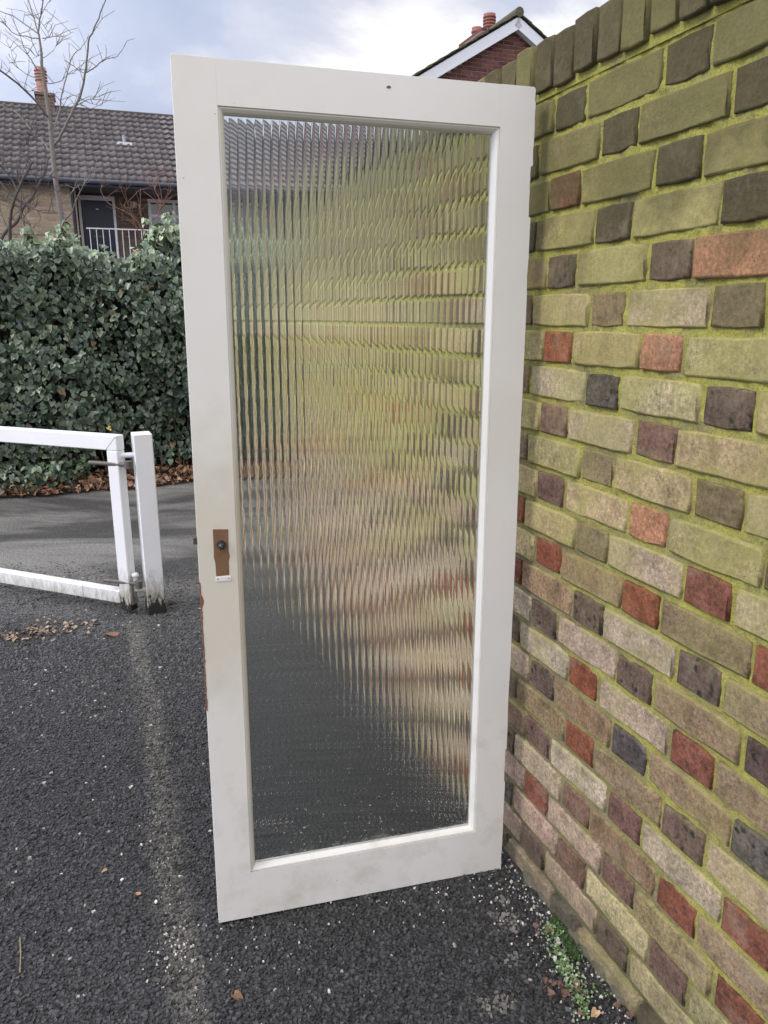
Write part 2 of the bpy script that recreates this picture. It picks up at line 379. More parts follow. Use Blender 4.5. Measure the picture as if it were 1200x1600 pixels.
# ================================================================== GROUND
gm = MB(); gm.add([(-400, -400, 0), (400, -400, 0), (400, 600, 0), (-400, 600, 0)], [(0, 1, 2, 3)])
gm.build('ground', M_asph, kind='structure')

# ================================================================== BRICK WALL
U0, HS = 1.13909, .167432
WALL_END = 4.85
wall = empty('brick_wall', NX*DWALL, AZ+math.pi/2, label='tall mossy stock brick garden wall running back along the right side', cat='wall')
def brick_mesh(L, H, seed, depth=.09, jag=.0014):
    rs = random.Random(seed); b = .0032
    nx = 4 if L > .15 else 2
    o = []
    for i in range(nx): o.append((-L/2+L*i/nx, -H/2))
    o += [(L/2, -H/2), (L/2, 0)]
    for i in range(nx): o.append((L/2-L*i/nx, H/2))
    o += [(-L/2, H/2), (-L/2, 0)]
    o = [(x+rs.uniform(-jag, jag), z+rs.uniform(-jag, jag)) for x, z in o]
    # knock the corners off a little
    o = [(x*(1-.012 if abs(abs(x)-L/2) < .004 and abs(abs(z)-H/2) < .004 else 1), z*(.95 if abs(abs(x)-L/2) < .004 and abs(abs(z)-H/2) < .004 else 1)) for x, z in o]
    n = len(o); m = MB()
    ins = []
    for x, z in o:
        k = b*rs.uniform(.6, 1.7)
        ins.append((x-math.copysign(min(k, abs(x)), x) if abs(x) > L/2-.01 else x, z-math.copysign(min(k, abs(z)), z) if abs(z) > H/2-.01 else z))
    vs = [(x, -depth, z) for x, z in o]+[(x, -b*rs.uniform(.5, 1.2), z) for x, z in o]+[(x, rs.uniform(-.0007, .0007), z) for x, z in ins]
    fs = [(i, (i+1) % n, n+(i+1) % n, n+i) for i in range(n)]+[(n+i, n+(i+1) % n, 2*n+(i+1) % n, 2*n+i) for i in range(n)]
    m.add(vs, [f[::-1] for f in fs], True)
    # front: strips between bottom and top rows
    bot = list(range(2*n, 2*n+nx+1)); top = [2*n+2*nx+2-i for i in range(nx+1)]
    fr = [(bot[i], bot[i+1], top[i+1], top[i]) for i in range(nx)]
    fr.append((bot[nx], 2*n+nx+1, top[nx])); fr.append((top[0], 2*n+2*nx+3, bot[0]))
    m.v, base = m.v, 0
    m.f += [f[::-1] for f in fr]; m.sm += [False]*len(fr)
    return m
str_me = [brick_mesh(.211, .067, 10+i) for i in range(12)]
hdr_me = [brick_mesh(.103, .067, 40+i) for i in range(10)]
cop_me = [brick_mesh(.066, .100, 80+i, .2) for i in range(6)]
def as_mesh(mb, nm):
    me = mb.mesh(nm); me.materials.append(M_brick); return me
STR = [as_mesh(m, 'stretcher') for m in str_me]; HDR = [as_mesh(m, 'header') for m in hdr_me]; COP = [as_mesh(m, 'coping_brick') for m in cop_me]
PAL = {'D': (.115, .085, .058), 'd': (.15, .112, .078), 'B': (.15, .10, .078), 'b': (.115, .094, .082), 'M': (.19, .112, .082), 'm': (.22, .15, .10),
       'R': (.27, .095, .052), 'r': (.23, .09, .055), 'O': (.40, .185, .11), 'Y': (.47, .375, .20), 'P': (.47, .355, .25), 'T': (.30, .205, .12), 'G': (.34, .28, .14)}
HCOL = {(-1, 2): 'D', (-1, 0): 'D', (0, 1): 'D', (0, -1): 'D', (1, 2): 'r', (1, 0): 'D', (2, 1): 'D', (2, -1): 'D', (3, 2): 'B', (3, 0): 'B', (4, 1): 'm', (4, -1): 'd',
        (5, 2): 'R', (5, 0): 'O', (6, 1): 'b', (6, -1): 'B', (7, 2): 'M', (7, 0): 'M', (8, 1): 'm', (8, -1): 'm', (9, 2): 'M', (9, 0): 'O', (10, 1): 'm', (10, -1): 'r',
        (11, 2): 'R', (11, 0): 'R', (11, -2): 'R', (12, 1): 'B', (12, -1): 'B', (12, 3): 'r', (13, 2): 'B', (13, 0): 'B', (13, -2): 'B', (14, 1): 'R', (14, -1): 'r', (15, 2): 'B', (15, 0): 'b',
        (15, -2): 'b', (16, 1): 'R', (16, -1): 'B', (17, 2): 'B', (17, 0): 'M', (17, -2): 'r', (18, 1): 'M', (18, -1): 'r', (19, 2): 'r', (19, 0): 'M', (19, -2): 'r', (20, 1): 'M', (20, -1): 'M', (21, 2): 'B', (21, 0): 'B', (10, 3): 'r', (6, 3): 'm', (8, 3): 'm'}
SPOT = set('Bb')
rb = random.Random(5)
near = []; far = []
for k in range(-1, 23):
    z = Z0-CP*k
    for m in range(-6, 27):
        u = U0+HS*m
        hdr = ((m+k) % 2 == 1)
        half = .052 if hdr else .106
        if u-half > WALL_END: continue
        trim = None
        if hdr: code = HCOL.get((k, m)) or rb.choice('DBMrRmdb')
        else:
            if (k, m) == (3, -1): code = 'O'
            elif k < 4: code = rb.choice('YGYGT')
            elif k < 11: code = rb.choice('YYYPG')
            elif m >= 1: code = rb.choice('PPPYT') if k > 9 else 'Y'
            else: code = rb.choice('TTYTP') if k < 19 else rb.choice('TYG')
        near.append((u, z, k, hdr, code))
def seen_size(u): return abs(u-.95)
near.sort(key=lambda b: (0 if b[0] > .35 else 1, b[0]))
cop = []
u = .30
while u < WALL_END-.03:
    cop.append(u); u += .0745
parts_left = 272
V = []; F = []; TC = []
mesh_lib = {True: hdr_me, False: str_me}
for i, (u, z, k, hdr, code) in enumerate(near):
    if hdr: u += rb.uniform(-.003, .003)
    j = rb.uniform(-.0006, .0040); cc = PAL[code]; f = rb.uniform(.86, 1.14)
    col = tuple(min(1, c*f*rb.uniform(.95, 1.05)) for c in cc)
    dz = rb.uniform(-.0015, .0015)
    if z < .05: j += .012
    vi = rb.randrange(12 if not hdr else 10)
    if u > .42 and parts_left > 0:
        o = bpy.data.objects.new('brick', (HDR if hdr else STR)[vi]); C.objects.link(o); o.parent = wall
        o.location = (u, j, z+dz); o.rotation_euler = (rb.uniform(-.02, .02), rb.uniform(-.008, .008), rb.uniform(-.012, .012))
        if rb.random() < .5: o.rotation_euler.y += math.pi
        o.color = (*col, .5 if code in SPOT else (.8 if code in 'MmdDr' else 1)); parts_left -= 1
    else:
        mb = mesh_lib[hdr][vi]; b = len(V)
        V += [(x+u, y+j, zz+z+dz) for x, y, zz in mb.v]; F += [tuple(q+b for q in f_) for f_ in mb.f]; TC += [col]*len(mb.v)
me = bpy.data.meshes.new('brick_mass'); me.from_pydata(V, [], F)
at = me.attributes.new('tint', 'FLOAT_COLOR', 'POINT'); at.data.foreach_set('color', [x for c in TC for x in (*c, 1)])
o = link('brickwork', me, M_brick_far, wall); o['kind'] = 'stuff'
# coping of bricks on edge, alternately a touch higher
for i, u in enumerate(cop):
    o = bpy.data.objects.new('coping_brick', COP[i % 6] if i % 5 else COP[(i//5) % 6]); C.objects.link(o); o.parent = wall
    o.location = (u, .012+rb.uniform(-.003, .006), 1.928+rb.uniform(-.006, .006)); o.rotation_euler = (rb.uniform(-.02, .02), rb.uniform(-.02, .02), rb.uniform(-.03, .03))
    cc = PAL[rb.choice('DDdGTG')]; f = rb.uniform(.8, 1.2); o.color = (*(c*f for c in cc), 1)
def vnoise(nx, ny, cell, rs):
    gx, gy = int(nx/cell)+3, int(ny/cell)+3; g = rs.rand(gx, gy)
    X = np.arange(nx)/cell; Y = np.arange(ny)/cell; xi = X.astype(int); yi = Y.astype(int); fx = X-xi; fy = Y-yi
    fx = (fx*fx*(3-2*fx))[:, None]; fy = (fy*fy*(3-2*fy))[None]
    a = g[np.ix_(xi, yi)]; b_ = g[np.ix_(xi+1, yi)]; c_ = g[np.ix_(xi, yi+1)]; d_ = g[np.ix_(xi+1, yi+1)]
    return (a*(1-fx)+b_*fx)*(1-fy)+(c_*(1-fx)+d_*fx)*fy
def sheet(u0, u1, z0, z1, st, amp):
    nx, nz = int((u1-u0)/st)+1, int((z1-z0)/st)+1
    h = (vnoise(nx, nz, 3, RS)-.5)*.8+(vnoise(nx, nz, 9, RS)-.5)*.8+(vnoise(nx, nz, 1.4, RS)-.5)*.5
    U, Z = np.meshgrid(np.linspace(u0, u1, nx), np.linspace(z0, z1, nz), indexing='ij')
    Vv = np.stack([U, np.minimum(-.0046+h*amp, -.0012+.002*vnoise(nx, nz, 2, RS)-.0012), Z], -1).reshape(-1, 3)
    i = np.arange((nx-1)*nz).reshape(nx-1, nz)[:, :-1].ravel()
    Ff = np.stack([i, i+1, i+nz+1, i+nz], 1)
    return Vv, Ff
v1, f1 = sheet(.55, 2.35, -.03, 1.868, .0052, .0058)
v2, f2 = sheet(2.352, WALL_END, -.03, 1.868, .02, .003)
v3, f3 = sheet(-.2, .552, -.03, 1.868, .02, .003)
me = np_mesh('mortar', np.concatenate([v1, v2, v3]), np.concatenate([f1, f2+len(v1), f3+len(v1)+len(v2)]), smooth=True)
link('mortar', me, M_mortar, wall)
cm = MB(); cm.box(-.2, WALL_END-.004, -.205, -.02, -.05, 1.866); cm.box(-.2, WALL_END-.004, -.20, -.001, 1.8665, 1.968); cm.build('wall_core', M_mortar, wall)
# crumbled foot of the wall: a low broken mortar lip
nx = 260; us = np.linspace(.5, 3.2, nx); V = []; lp = MB()
rsx = np.random.RandomState(3); a1 = vnoise(nx, 2, 6, rsx)[:, 0]; a2 = vnoise(nx, 2, 2, rsx)[:, 0]
rows = []
for i in range(nx):
    w_ = .010+.022*a1[i]*a2[i]+.008*a2[i]; h_ = .008+.022*a1[i]*a2[i]
    rows.append([(us[i], -.01, h_+.015), (us[i], .006, h_+.010), (us[i], w_*.7, h_*.7), (us[i], w_, -.004)])
vs = [p for r_ in rows for p in r_]; fs = [(i*4+j, i*4+j+1, i*4+j+5, i*4+j+4) for i in range(nx-1) for j in range(3)]
lp.add(vs, fs, True); lp.build('footing', simple('footing', (.10, .088, .06), .95, .5, 60, bstr=.8, bdist=.004), wall)

# ================================================================== THE DOOR
D0 = (-.40063, 1.54354, 0.0); DAZ, DLEAN, DROLL, DW, DH = .267843, .009537, .010202, .733094, 1.877626
door = empty('door', D0, DAZ, label='cream painted wooden door with one full height reeded glass pane', cat='door')
ex = Vector((math.cos(DAZ), math.sin(DAZ), 0)); bb = Vector((-math.sin(DAZ), math.cos(DAZ), 0)); zz = Vector((0, 0, 1))
e1 = ex*math.cos(DROLL)-zz*math.sin(DROLL); u1 = ex*math.sin(DROLL)+zz*math.cos(DROLL); ez = u1*math.cos(DLEAN)+bb*math.sin(DLEAN); ey = ez.cross(e1)
Md = Matrix.Identity(4)
for i in range(3): Md[i][0] = e1[i]; Md[i][1] = ey[i]; Md[i][2] = ez[i]
Md[0][3], Md[1][3] = D0[0], D0[1]; Md[2][3] = .0085
door.matrix_world = Md
T = .040; IL, IR, IT, IB = .081, .655, 1.797, .1245      # opening edges in door coordinates
def prism(poly, y0, y1, mb):
    n = len(poly); mb.add([(x, y0, z) for x, z in poly]+[(x, y1, z) for x, z in poly], [tuple(range(n))]+[tuple(range(n))[::-1][k:]+tuple(range(n))[::-1][:k] for k in (0,)][:0]+[tuple(n+i for i in range(n))[::-1]]+[(i, n+i, n+(i+1) % n, (i+1) % n) for i in range(n)])
# left stile
m = MB(); m.box(0, IL, 0, T, 0, DH, .0003); m.build('stile', M_paint, door)
# right stile: with two old hinge rebates cut in its edge
m = MB(); rng = random.Random(2)
edge = [(DW, 0), ]
zs = [(0, DW), (.255, DW), (.262, DW-.0025), (.350, DW-.003), (.353, DW+.0002), (.9, DW), (1.30, DW-.0005), (1.622, DW-.0006), (1.625, DW-.0048), (1.724, DW-.005), (1.727, DW-.0004), (DH-.03, DW-.0003), (DH-.026, DW-.002), (DH-.004, DW-.0015), (DH, DW-.005)]
outer = []
for i, (z_, x_) in enumerate(zs):
    outer.append((x_, z_))
    if i+1 < len(zs) and zs[i+1][0]-z_ > .08:
        for q in range(1, 8):
            zq = z_+(zs[i+1][0]-z_)*q/8; outer.append((x_+(zs[i+1][1]-x_)*q/8-abs(rng.gauss(0, .0005)), zq))
poly = outer+[(IR, DH), (IR, 0)]
pm = MB(); n = len(poly)
pm.add([(x, 0, z) for x, z in poly]+[(x, T, z) for x, z in poly], [tuple(range(n)), tuple(n+i for i in range(n))[::-1]]+[(i, n+i, n+(i+1) % n, (i+1) % n) for i in range(n)])
pm.build('stile', M_paint, door)
g = .00003
m = MB(); m.box(IL+g, IR-g, .0000, T, IT, DH-.0005, .00015); m.build('rail', M_paint, door)
m = MB(); m.box(IL+g, IR-g, .0000, T, 0.0005, IB, .00015); m.build('rail', M_paint, door)
# glazing bead: stepped ovolo round the opening, mitred
prof = [(0, .0005), (0, .0035), (.0035, .0035), (.0085, .0085), (.0115, .0145), (.0118, .0155), (.0118, .026), (0, .026)]
def bead(xa, za, xb, zb, inx, inz):
    # runs along a->b; profile grows inward
    m = MB(); L = Vector((xb-xa, 0, zb-za)).normalized()
    va = []; 
    for (w_, y_) in prof: va.append((xa+inx*w_+L.x*w_, y_, za+inz*w_+L.z*w_))
    vb = []
    for (w_, y_) in prof: vb.append((xb+inx*w_-L.x*w_, y_, zb+inz*w_-L.z*w_))
    n = len(prof); m.add(va+vb, [(i, (i+1) % n, n+(i+1) % n, n+i) for i in range(n)]+[tuple(range(n))[::-1], tuple(range(n, 2*n))])
    m.build('glazing_bead', M_paint, door)
bead(IL, IB, IR, IB, 0, 1); bead(IR, IB, IR, IT, -1, 0); bead(IR, IT, IL, IT, 0, -1); bead(IL, IT, IL, IB, 1, 0)
# reeded pane: hollow flutes meeting in sharp ridges
gx0, gx1, gz0, gz1 = IL+.004, IR-.004, IB+.004, IT-.004
NF = 34; fwid = (gx1-gx0)/NF; SEG = 12; SAG = .0009
yf = .0165
V = []; 
xs = []; ys = []
for i in range(NF):
    for s_ in range(SEG):
        t_ = s_/SEG; xs.append(gx0+fwid*(i+t_)); ys.append(yf+SAG*(1-(2*t_-1)**2))
xs.append(gx1); ys.append(yf)
n = len(xs)
for z_ in (gz0, gz1): V += [(x, y, z_) for x, y in zip(xs, ys)]
nb = len(V); V += [(gx0, yf+.005, gz0), (gx1, yf+.005, gz0), (gx0, yf+.005, gz1), (gx1, yf+.005, gz1)]
F = [(i, i+1, n+i+1, n+i) for i in range(n-1)]
F += [(nb+1, nb, nb+2, nb+3), (nb, 0, n, nb+2), (n-1, nb+1, nb+3, 2*n-1), tuple([nb, nb+1]+list(range(n-1, -1, -1))), tuple([nb+3, nb+2]+list(range(n, 2*n)))]
mb = MB(); mb.add(V, F); me = mb.mesh('pane')
sm = [True]*len(F); 
for i in range(len(F)): sm[i] = i < n-1
me.polygons.foreach_set('use_smooth', sm)
ek = []
for e in me.edges:
    a_, b_ = e.vertices
    if (a_ < 2*n and b_ < 2*n and abs(a_-b_) == n and (min(a_, b_) % SEG) == 0) : ek.append(e.index)
sa = me.attributes.new('sharp_edge', 'BOOLEAN', 'EDGE')
arr = np.zeros(len(me.edges), bool); arr[ek] = True; sa.data.foreach_set('value', arr)
link('glass_pane', me, M_glass, door)
# bare strip where the back plate was, spindle, small white plate, latch bolt
m = MB(); pl_ = [(.0325, .9765), (.0645, .9745), (.0635, .925), (.0655, .915), (.0625, .903), (.0625, .873), (.0350, .872), (.0345, .90), (.0318, .915), (.0325, .94)]
m.add([(x, -.0006, z) for x, z in pl_]+[(x, .001, z) for x, z in pl_], [tuple(range(10))[::-1], tuple(range(10, 20))]+[((i+1) % 10, i, 10+i, 10+(i+1) % 10) for i in range(10)])
bp = m.build('bare_patch', M_bare, door)
m = MB(); m.lathe((.0485, .001, .942), [(.009, 0), (.0095, .004), (.0075, .006), (.0078, .011), (.0070, .018), (.004, .021)], 18, (0, -1, 0)); m.build('spindle', M_dark, door)
m = MB(); m.box(.0465, .0505, -.0235, -.019, .940, .944, .0006); m.build('spindle_end', M_brass, door)
m = MB(); m.box(.0335, .066, -.0016, .0005, .8600, .8705, .0006); hp = m.build('screw_plate', M_whiteplate, door)
m = MB(); 
for x_ in (.038, .0615): m.lathe((x_, -.0014, .8655), [(.0016, 0), (.0012, .0006)], 8, (0, -1, 0))
m.build('screw_head', M_dark, hp)
m = MB()
for x_, z_ in ((.060, .972), (.049, .8775), (.037, .9735)): m.lathe((x_, -.0005, z_), [(.0010, 0), (.0008, .0004)], 7, (0, -1, 0))
m.build('screw_hole', M_dark, bp)
m = MB(); m.box(-.0085, .002, .012, .026, .942, .957, .001); m.build('latch_bolt', M_brass, door)
# worn edge: paint gone down the lock edge, and a gouge by it
m = MB(); rng = random.Random(9); zz_ = .02; 
pts = []
k_ = 46
for i in range(k_):
    z_ = .56+.30*i/(k_-1); w_ = .0012+abs(rng.gauss(0, .0009))+(.005 if .80 < z_ < .835 else 0)*(1-abs(z_-.8175)/.0175); pts.append((w_, z_))
vs = [(-.0006, -.0005, z_) for w_, z_ in pts]+[(w_, -.0005, z_) for w_, z_ in pts]+[(-.0006, .03, z_) for w_, z_ in pts]
m.add(vs, [(i, k_+i, k_+i+1, i+1) for i in range(k_-1)]+[(i, i+1, 2*k_+i+1, 2*k_+i) for i in range(k_-1)])
m.build('worn_edge', M_edge, door)
m = MB(); m.add([(.409, -.0005, 1.853), (.4125, -.0005, 1.8505), (.4185, -.0005, 1.8515), (.4195, -.0005, 1.8545), (.4145, -.0005, 1.8565)], [(0, 1, 2, 3, 4)]); m.build('paint_chip', M_edge, door)

# ================================================================== GATE AND POST
def rust_white(name, off=0):
    m, nt, p, pos = new_mat(name)
    z = dotn(nt, pos, (0, 0, 1))
    mpn = N(nt, 'ShaderNodeMapping'); nt.links.new(pos, mpn.inputs[0]); mpn.inputs['Scale'].default_value = (1, 1, .35)
    k = math_(nt, 'ADD', math_(nt, 'ADD', z, off), math_(nt, 'MULTIPLY', noise(nt, mpn.outputs[0], 55, 5, .75), .34))
    c = mixc(nt, noise(nt, pos, 5, 3), (.70, .70, .70), (.80, .795, .78))
    c = mixc(nt, ramp(nt, k, [(.27, .85), (.40, 0.)]), c, (.30, .27, .20))
    c = mixc(nt, ramp(nt, k, [(.235, 1.), (.26, 0.)]), c, (.018, .018, .016))
    sp = ramp(nt, noise(nt, pos, 170, 3, .6), [(.68, 0.), (.74, .6)])
    c = mixc(nt, sp, c, (.25, .22, .15))
    nt.links.new(c, p.inputs['Base Color']); p.inputs['Roughness'].default_value = .5
    bump(nt, p, noise(nt, pos, 60, 5, .7), .3, .003); return m
M_gate = rust_white('gate_paint'); M_gate2 = rust_white('gate_paint_low', .085)
gz = .888
gdir = (on_ground(0, 668, gz)-on_ground(190, 681, gz)).normalized()
gend = on_ground(181, 681, gz); gend.z = 0
gside = Vector((gdir.y, -gdir.x, 0));
if gside.dot(Vector((0, 1, 0))) < 0: gside = -gside
gate = empty('barrier_gate', gend, 0, label='white steel swing barrier gate of square tube hung left of its post', cat='gate')
def P(s_, t_, z_): return gdir*s_+gside*t_+Vector((0, 0, z_))
GW = .052
m = MB(); m.beam(P(0.0, GW/2, gz-.036), P(2.4, GW/2, gz-.036), (0, 0, 1), GW, .072, .004); m.build('top_rail', M_gate, gate)
m = MB(); m.beam(P(.034, GW/2, .02), P(.034, GW/2, gz-.0725), gdir, GW, .066, .004); m.build('upright', M_gate, gate)
m = MB(); m.beam(P(2.33, GW/2, .06), P(2.33, GW/2, gz-.0725), gdir, GW, .066, .004); m.build('upright', M_gate, gate)
m = MB(); m.beam(P(.0675, GW/2, .085), P(2.296, GW/2, .085), (0, 0, 1), GW, .066, .004); m.build('bottom_rail', M_gate2, gate)
# open mitre line on the corner, as a thin recessed seam strip
M_seam = simple('seam', (.30, .29, .27), .8, .2, 40)
m = MB(); m.beam(P(.004, -.0006, gz-.004), P(.068, -.0006, gz-.070), gside, .0016, .0012, .0002); m.build('weld_seam', M_seam, gate)
m = MB(); m.beam(P(.30, -.0006, .0535), P(.30, -.0006, .1165), gside, .0022, .0012, .0002); m.build('weld_seam', M_seam, gate)
M_iron = simple('hinge_iron', (.13, .115, .10), .6, .4, 50, metallic=.3)
m = MB(); m.tube([P(.17, -.004, .752), P(-.035, .012, .752)], .0105, 8); m.build('hinge_bolt', M_iron, gate)
m = MB(); m.tube([P(.15, -.004, .165), P(-.03, .012, .165)], .009, 8); m.build('hinge_bolt', M_iron, gate)
m = MB(); m.lathe(P(-.045, .014, .145), [(.018, 0), (.018, .035)], 10); m.build('hinge_eye', M_iron, gate)
m = MB(); m.lathe(P(-.045, .014, .735), [(.018, 0), (.018, .035)], 10); m.build('hinge_eye', M_iron, gate)

prot = R(24); pc = Vector((-1.158, 3.526, 0)); pax = Vector((math.cos(prot), math.sin(prot), 0)); pay = Vector((-math.sin(prot), math.cos(prot), 0))
post = empty('gate_post', pc+pax*.043+pay*.05, prot, label='square white steel gate post with black peeling foot', cat='post')
m = MB(); m.box(-.043, .043, -.05, .05, -.02, .893, .004); m.build('shaft', M_gate, post)
m = MB(); m.tube([(-.03, .01, .79), (-.115, .012, .79)], .0125, 10); m.build('hinge_pin', M_white, post)
m = MB(); m.tube([(-.03, -.02, .125), (-.085, .0, .125), (-.085, .0, .19)], .0125, 10); m.lathe((-.085, 0, .19), [(.013, 0), (.019, .004), (.019, .016), (.012, .022)], 8); m.build('hinge_pin', M_gate, post)

# ================================================================== HEDGE (ivy)
HB = 7.12; HX0, HX1 = -4.2, 3.6
hedge = empty('ivy_hedge', DX*HB+NX*.5, AZ, label='tall overgrown ivy hedge across the far side of the tarmac', cat='hedge')
M_leaf_o = tinted('ivy_leaf_single', .32, attr=False, var=.22, scale=90, bstr=.25, bdist=.002, spec=.5)
M_leaf = tinted('ivy_leaf', .33, var=.22, scale=90, bstr=.25, bdist=.002, spec=.5)
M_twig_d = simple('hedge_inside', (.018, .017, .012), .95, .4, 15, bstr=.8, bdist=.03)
# leaf: 5-lobed blade folded on its midrib
LO = np.array([(0, .02), (.26, -.10), (.46, .08), (.43, .36), (.27, .68), (0, 1.0), (-.27, .68), (-.43, .36), (-.46, .08), (-.26, -.10)])
LEAFV = np.array([(x, y, abs(x)*.32-.12*y*y) for x, y in LO]+[(0, .38, 0)])
LEAFF = np.array([(10, i, (i+1) % 10) for i in range(10)])
def leaves_mesh(name, pos, nrm, size, cols, spin=None, edgegain=1.75, curl=1.0):
    n = len(pos); nrm = nrm/np.linalg.norm(nrm, axis=1, keepdims=True)
    down = np.tile(np.array([0, 0, -1.0]), (n, 1)) + RS.normal(0, .55, (n, 3)) if spin is None else spin
    ty = down-nrm*(down*nrm).sum(1, keepdims=True); ty /= np.linalg.norm(ty, axis=1, keepdims=True); tx = np.cross(ty, nrm)
    L = LEAFV*np.array([1, 1, curl])
    V = pos[:, None]+size[:, None, None]*(L[None, :, 0:1]*tx[:, None]+(L[None, :, 1:2]-.4)*ty[:, None]+L[None, :, 2:3]*nrm[:, None])
    F = (LEAFF[None]+np.arange(n)[:, None, None]*11).reshape(-1, 3)
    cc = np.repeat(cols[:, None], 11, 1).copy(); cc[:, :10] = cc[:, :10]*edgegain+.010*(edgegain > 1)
    return np_mesh(name, V.reshape(-1, 3), F, np.clip(cc.reshape(-1, 3), 0, 1), True)
def ivy_cols(n, rs):
    base = np.array([(.028, .047, .024), (.040, .063, .033), (.066, .092, .050), (.017, .031, .017), (.115, .140, .084)])
    c = base[rs.choice(5, n, p=[.3, .28, .17, .15, .10])]*rs.uniform(.55, 1.25, (n, 1))
    y = rs.rand(n) < .0007; c[y] = (.42, .33, .06)
    b_ = rs.rand(n) < .01; c[b_] = (.13, .07, .035); return c
def front_depth(x, z):      # bulges of the hedge face
    return .13*np.sin(x*2.3+1.1)*np.sin(z*2.9+.4)+.08*np.sin(x*5.7+z*3.1)+.05*np.sin(x*11+2)*np.sin(z*9)+.06*np.sin(x*1.1)
def top_h(x): return 2.05-.13*np.exp(-((x+.22)/.28)**2)+.06*np.sin(x*2.9+.6)+.05*np.sin(x*7.1)+.03*np.sin(x*17+1)
nL = 30000
lx = RS.uniform(HX0, HX1, nL); lz = RS.rand(nL)**.9*2.02+.10; depth = RS.exponential(.055, nL)
top = top_h(lx)
clump = np.sin(lx*9.3+np.sin(lz*7)*1.5)*np.sin(lz*8.1+1.7*np.sin(lx*5))
keep = (lz < top) & ~((lx > -.58) & (lx < -.30) & (lz < .38) & (RS.rand(nL) < .93)) & (RS.rand(nL) < .80+.30*clump)
ly = front_depth(lx, lz)+depth-.05*clump
ly += np.clip((lz-1.85)/.3, 0, 1)**2*.25
ly += np.clip((.5-lz)/.4, 0, 1)*.10
pos = np.stack([lx, ly, lz], 1)[keep]
n = len(pos); nr = np.stack([RS.normal(0, .55, n), np.full(n, -1.0), RS.normal(.42, .38, n)], 1)
nr[:, 2] += np.clip((pos[:, 2]-1.8)/.3, 0, 1)*1.0
# top crust
nt_ = 8000; tx = RS.uniform(HX0, HX1, nt_); tyy = RS.uniform(.1, 1.3, nt_)
tp = np.stack([tx, tyy, top_h(tx)-.10+.10*np.minimum(tyy/.35, 1)+RS.normal(0, .04, nt_)+.03*np.sin(tx*13)*np.sin(tyy*9)], 1)
tn = np.stack([RS.normal(0, .5, nt_), RS.normal(-.7, .5, nt_), np.full(nt_, 1.)], 1)
# sprigs standing above the top
sp_pos = []; sp_n = []; stems = MB()
rsg = np.random.RandomState(12)
sprig_x = [q if not -.62 < q < .0 else q+1.2 for q in rsg.uniform(-2.2, 2.4, 34)]+[-.92, -.70, .06, .14, .22, .20, .27, .12, .33]
sprig_h = list(rsg.uniform(.06, .18, 34))+[.10, .08, .10, .16, .22, .10, .12, .08, .08]
for x_, h_ in zip(sprig_x, sprig_h):
    y_ = rsg.uniform(.08, .6); z_ = top_h(np.array([x_]))[0]-.08; pts = []
    lean = rsg.normal(0, .25, 2)
    for q in range(6):
        t_ = q/5; pts.append((x_+lean[0]*h_*t_*t_, y_+lean[1]*h_*t_*t_, z_+(h_+.08)*t_))
    stems.tube(pts, [.005*(1-.7*q/5) for q in range(6)], 5)
    for q in range(int(10+h_*70)):
        t_ = rsg.uniform(.15, 1.03); a_ = rsg.uniform(0, 6.28); r_ = .05*(1.25-t_*.6)
        sp_pos.append((x_+lean[0]*h_*t_*t_+math.cos(a_)*r_, y_+lean[1]*h_*t_*t_+math.sin(a_)*r_, z_+(h_+.08)*t_)); sp_n.append((math.cos(a_)*.7, math.sin(a_)*.7-.5, .6))
sp_pos = np.array(sp_pos); sp_n = np.array(sp_n)
# spill on the ground at the left foot
ns = 620; sx = RS.uniform(-1.9, -.62, ns); sp2 = np.stack([sx, -.42+RS.rand(ns)*.5, .03+RS.rand(ns)*.20], 1)
sp2[:, 1] += np.clip(sx+.95, 0, 1)*.9
sn2 = np.stack([RS.normal(0, .5, ns), RS.normal(-.6, .4, ns), np.full(ns, 1.)], 1)
allp = np.concatenate([pos, tp, sp_pos, sp2]); alln = np.concatenate([nr, tn, sp_n, sn2])
sizes = RS.uniform(.034, .066, len(allp))*np.where(RS.rand(len(allp)) < .25, .7, 1)
cols = ivy_cols(len(allp), RS)
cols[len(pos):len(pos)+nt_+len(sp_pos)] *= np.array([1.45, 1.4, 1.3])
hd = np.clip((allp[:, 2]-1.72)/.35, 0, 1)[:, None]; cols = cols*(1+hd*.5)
# the leaves that show largest become parts
vis = np.where((allp[:, 0] > -1.35) & (allp[:, 0] < .45) & (allp[:, 2] < 1.95) & (np.arange(len(allp)) < len(pos)))[0]
fd = allp[vis, 1]-front_depth(allp[vis, 0], allp[vis, 2]); order = vis[np.argsort(fd-sizes[vis]*1.2)][:290]
mask = np.ones(len(allp), bool); mask[order] = False
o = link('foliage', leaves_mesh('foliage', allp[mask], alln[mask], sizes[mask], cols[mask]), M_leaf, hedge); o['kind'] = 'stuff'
one = []
for q in range(5):
    me = np_mesh('ivy_leaf', (LEAFV-np.array([0, .4, 0]))*np.array([1+.06*q, 1, .6+.3*q]), LEAFF, None, True); me.materials.append(M_leaf_o); one.append(me)
for i in order:
    o = bpy.data.objects.new('leaf', one[i % 5]); C.objects.link(o); o.parent = hedge
    nz_ = Vector(alln[i]).normalized(); dn = Vector((random.gauss(0, .5), random.gauss(0, .2), -1)); ty = (dn-nz_*dn.dot(nz_)).normalized(); tx_ = ty.cross(nz_)
    Mx = Matrix.Identity(4)
    for r_ in range(3): Mx[r_][0] = tx_[r_]*sizes[i]; Mx[r_][1] = ty[r_]*sizes[i]; Mx[r_][2] = nz_[r_]*sizes[i]; Mx[r_][3] = allp[i][r_]
    o.matrix_local = Mx; o.color = (*(min(1, float(c)*1.2) for c in cols[i]), 1)
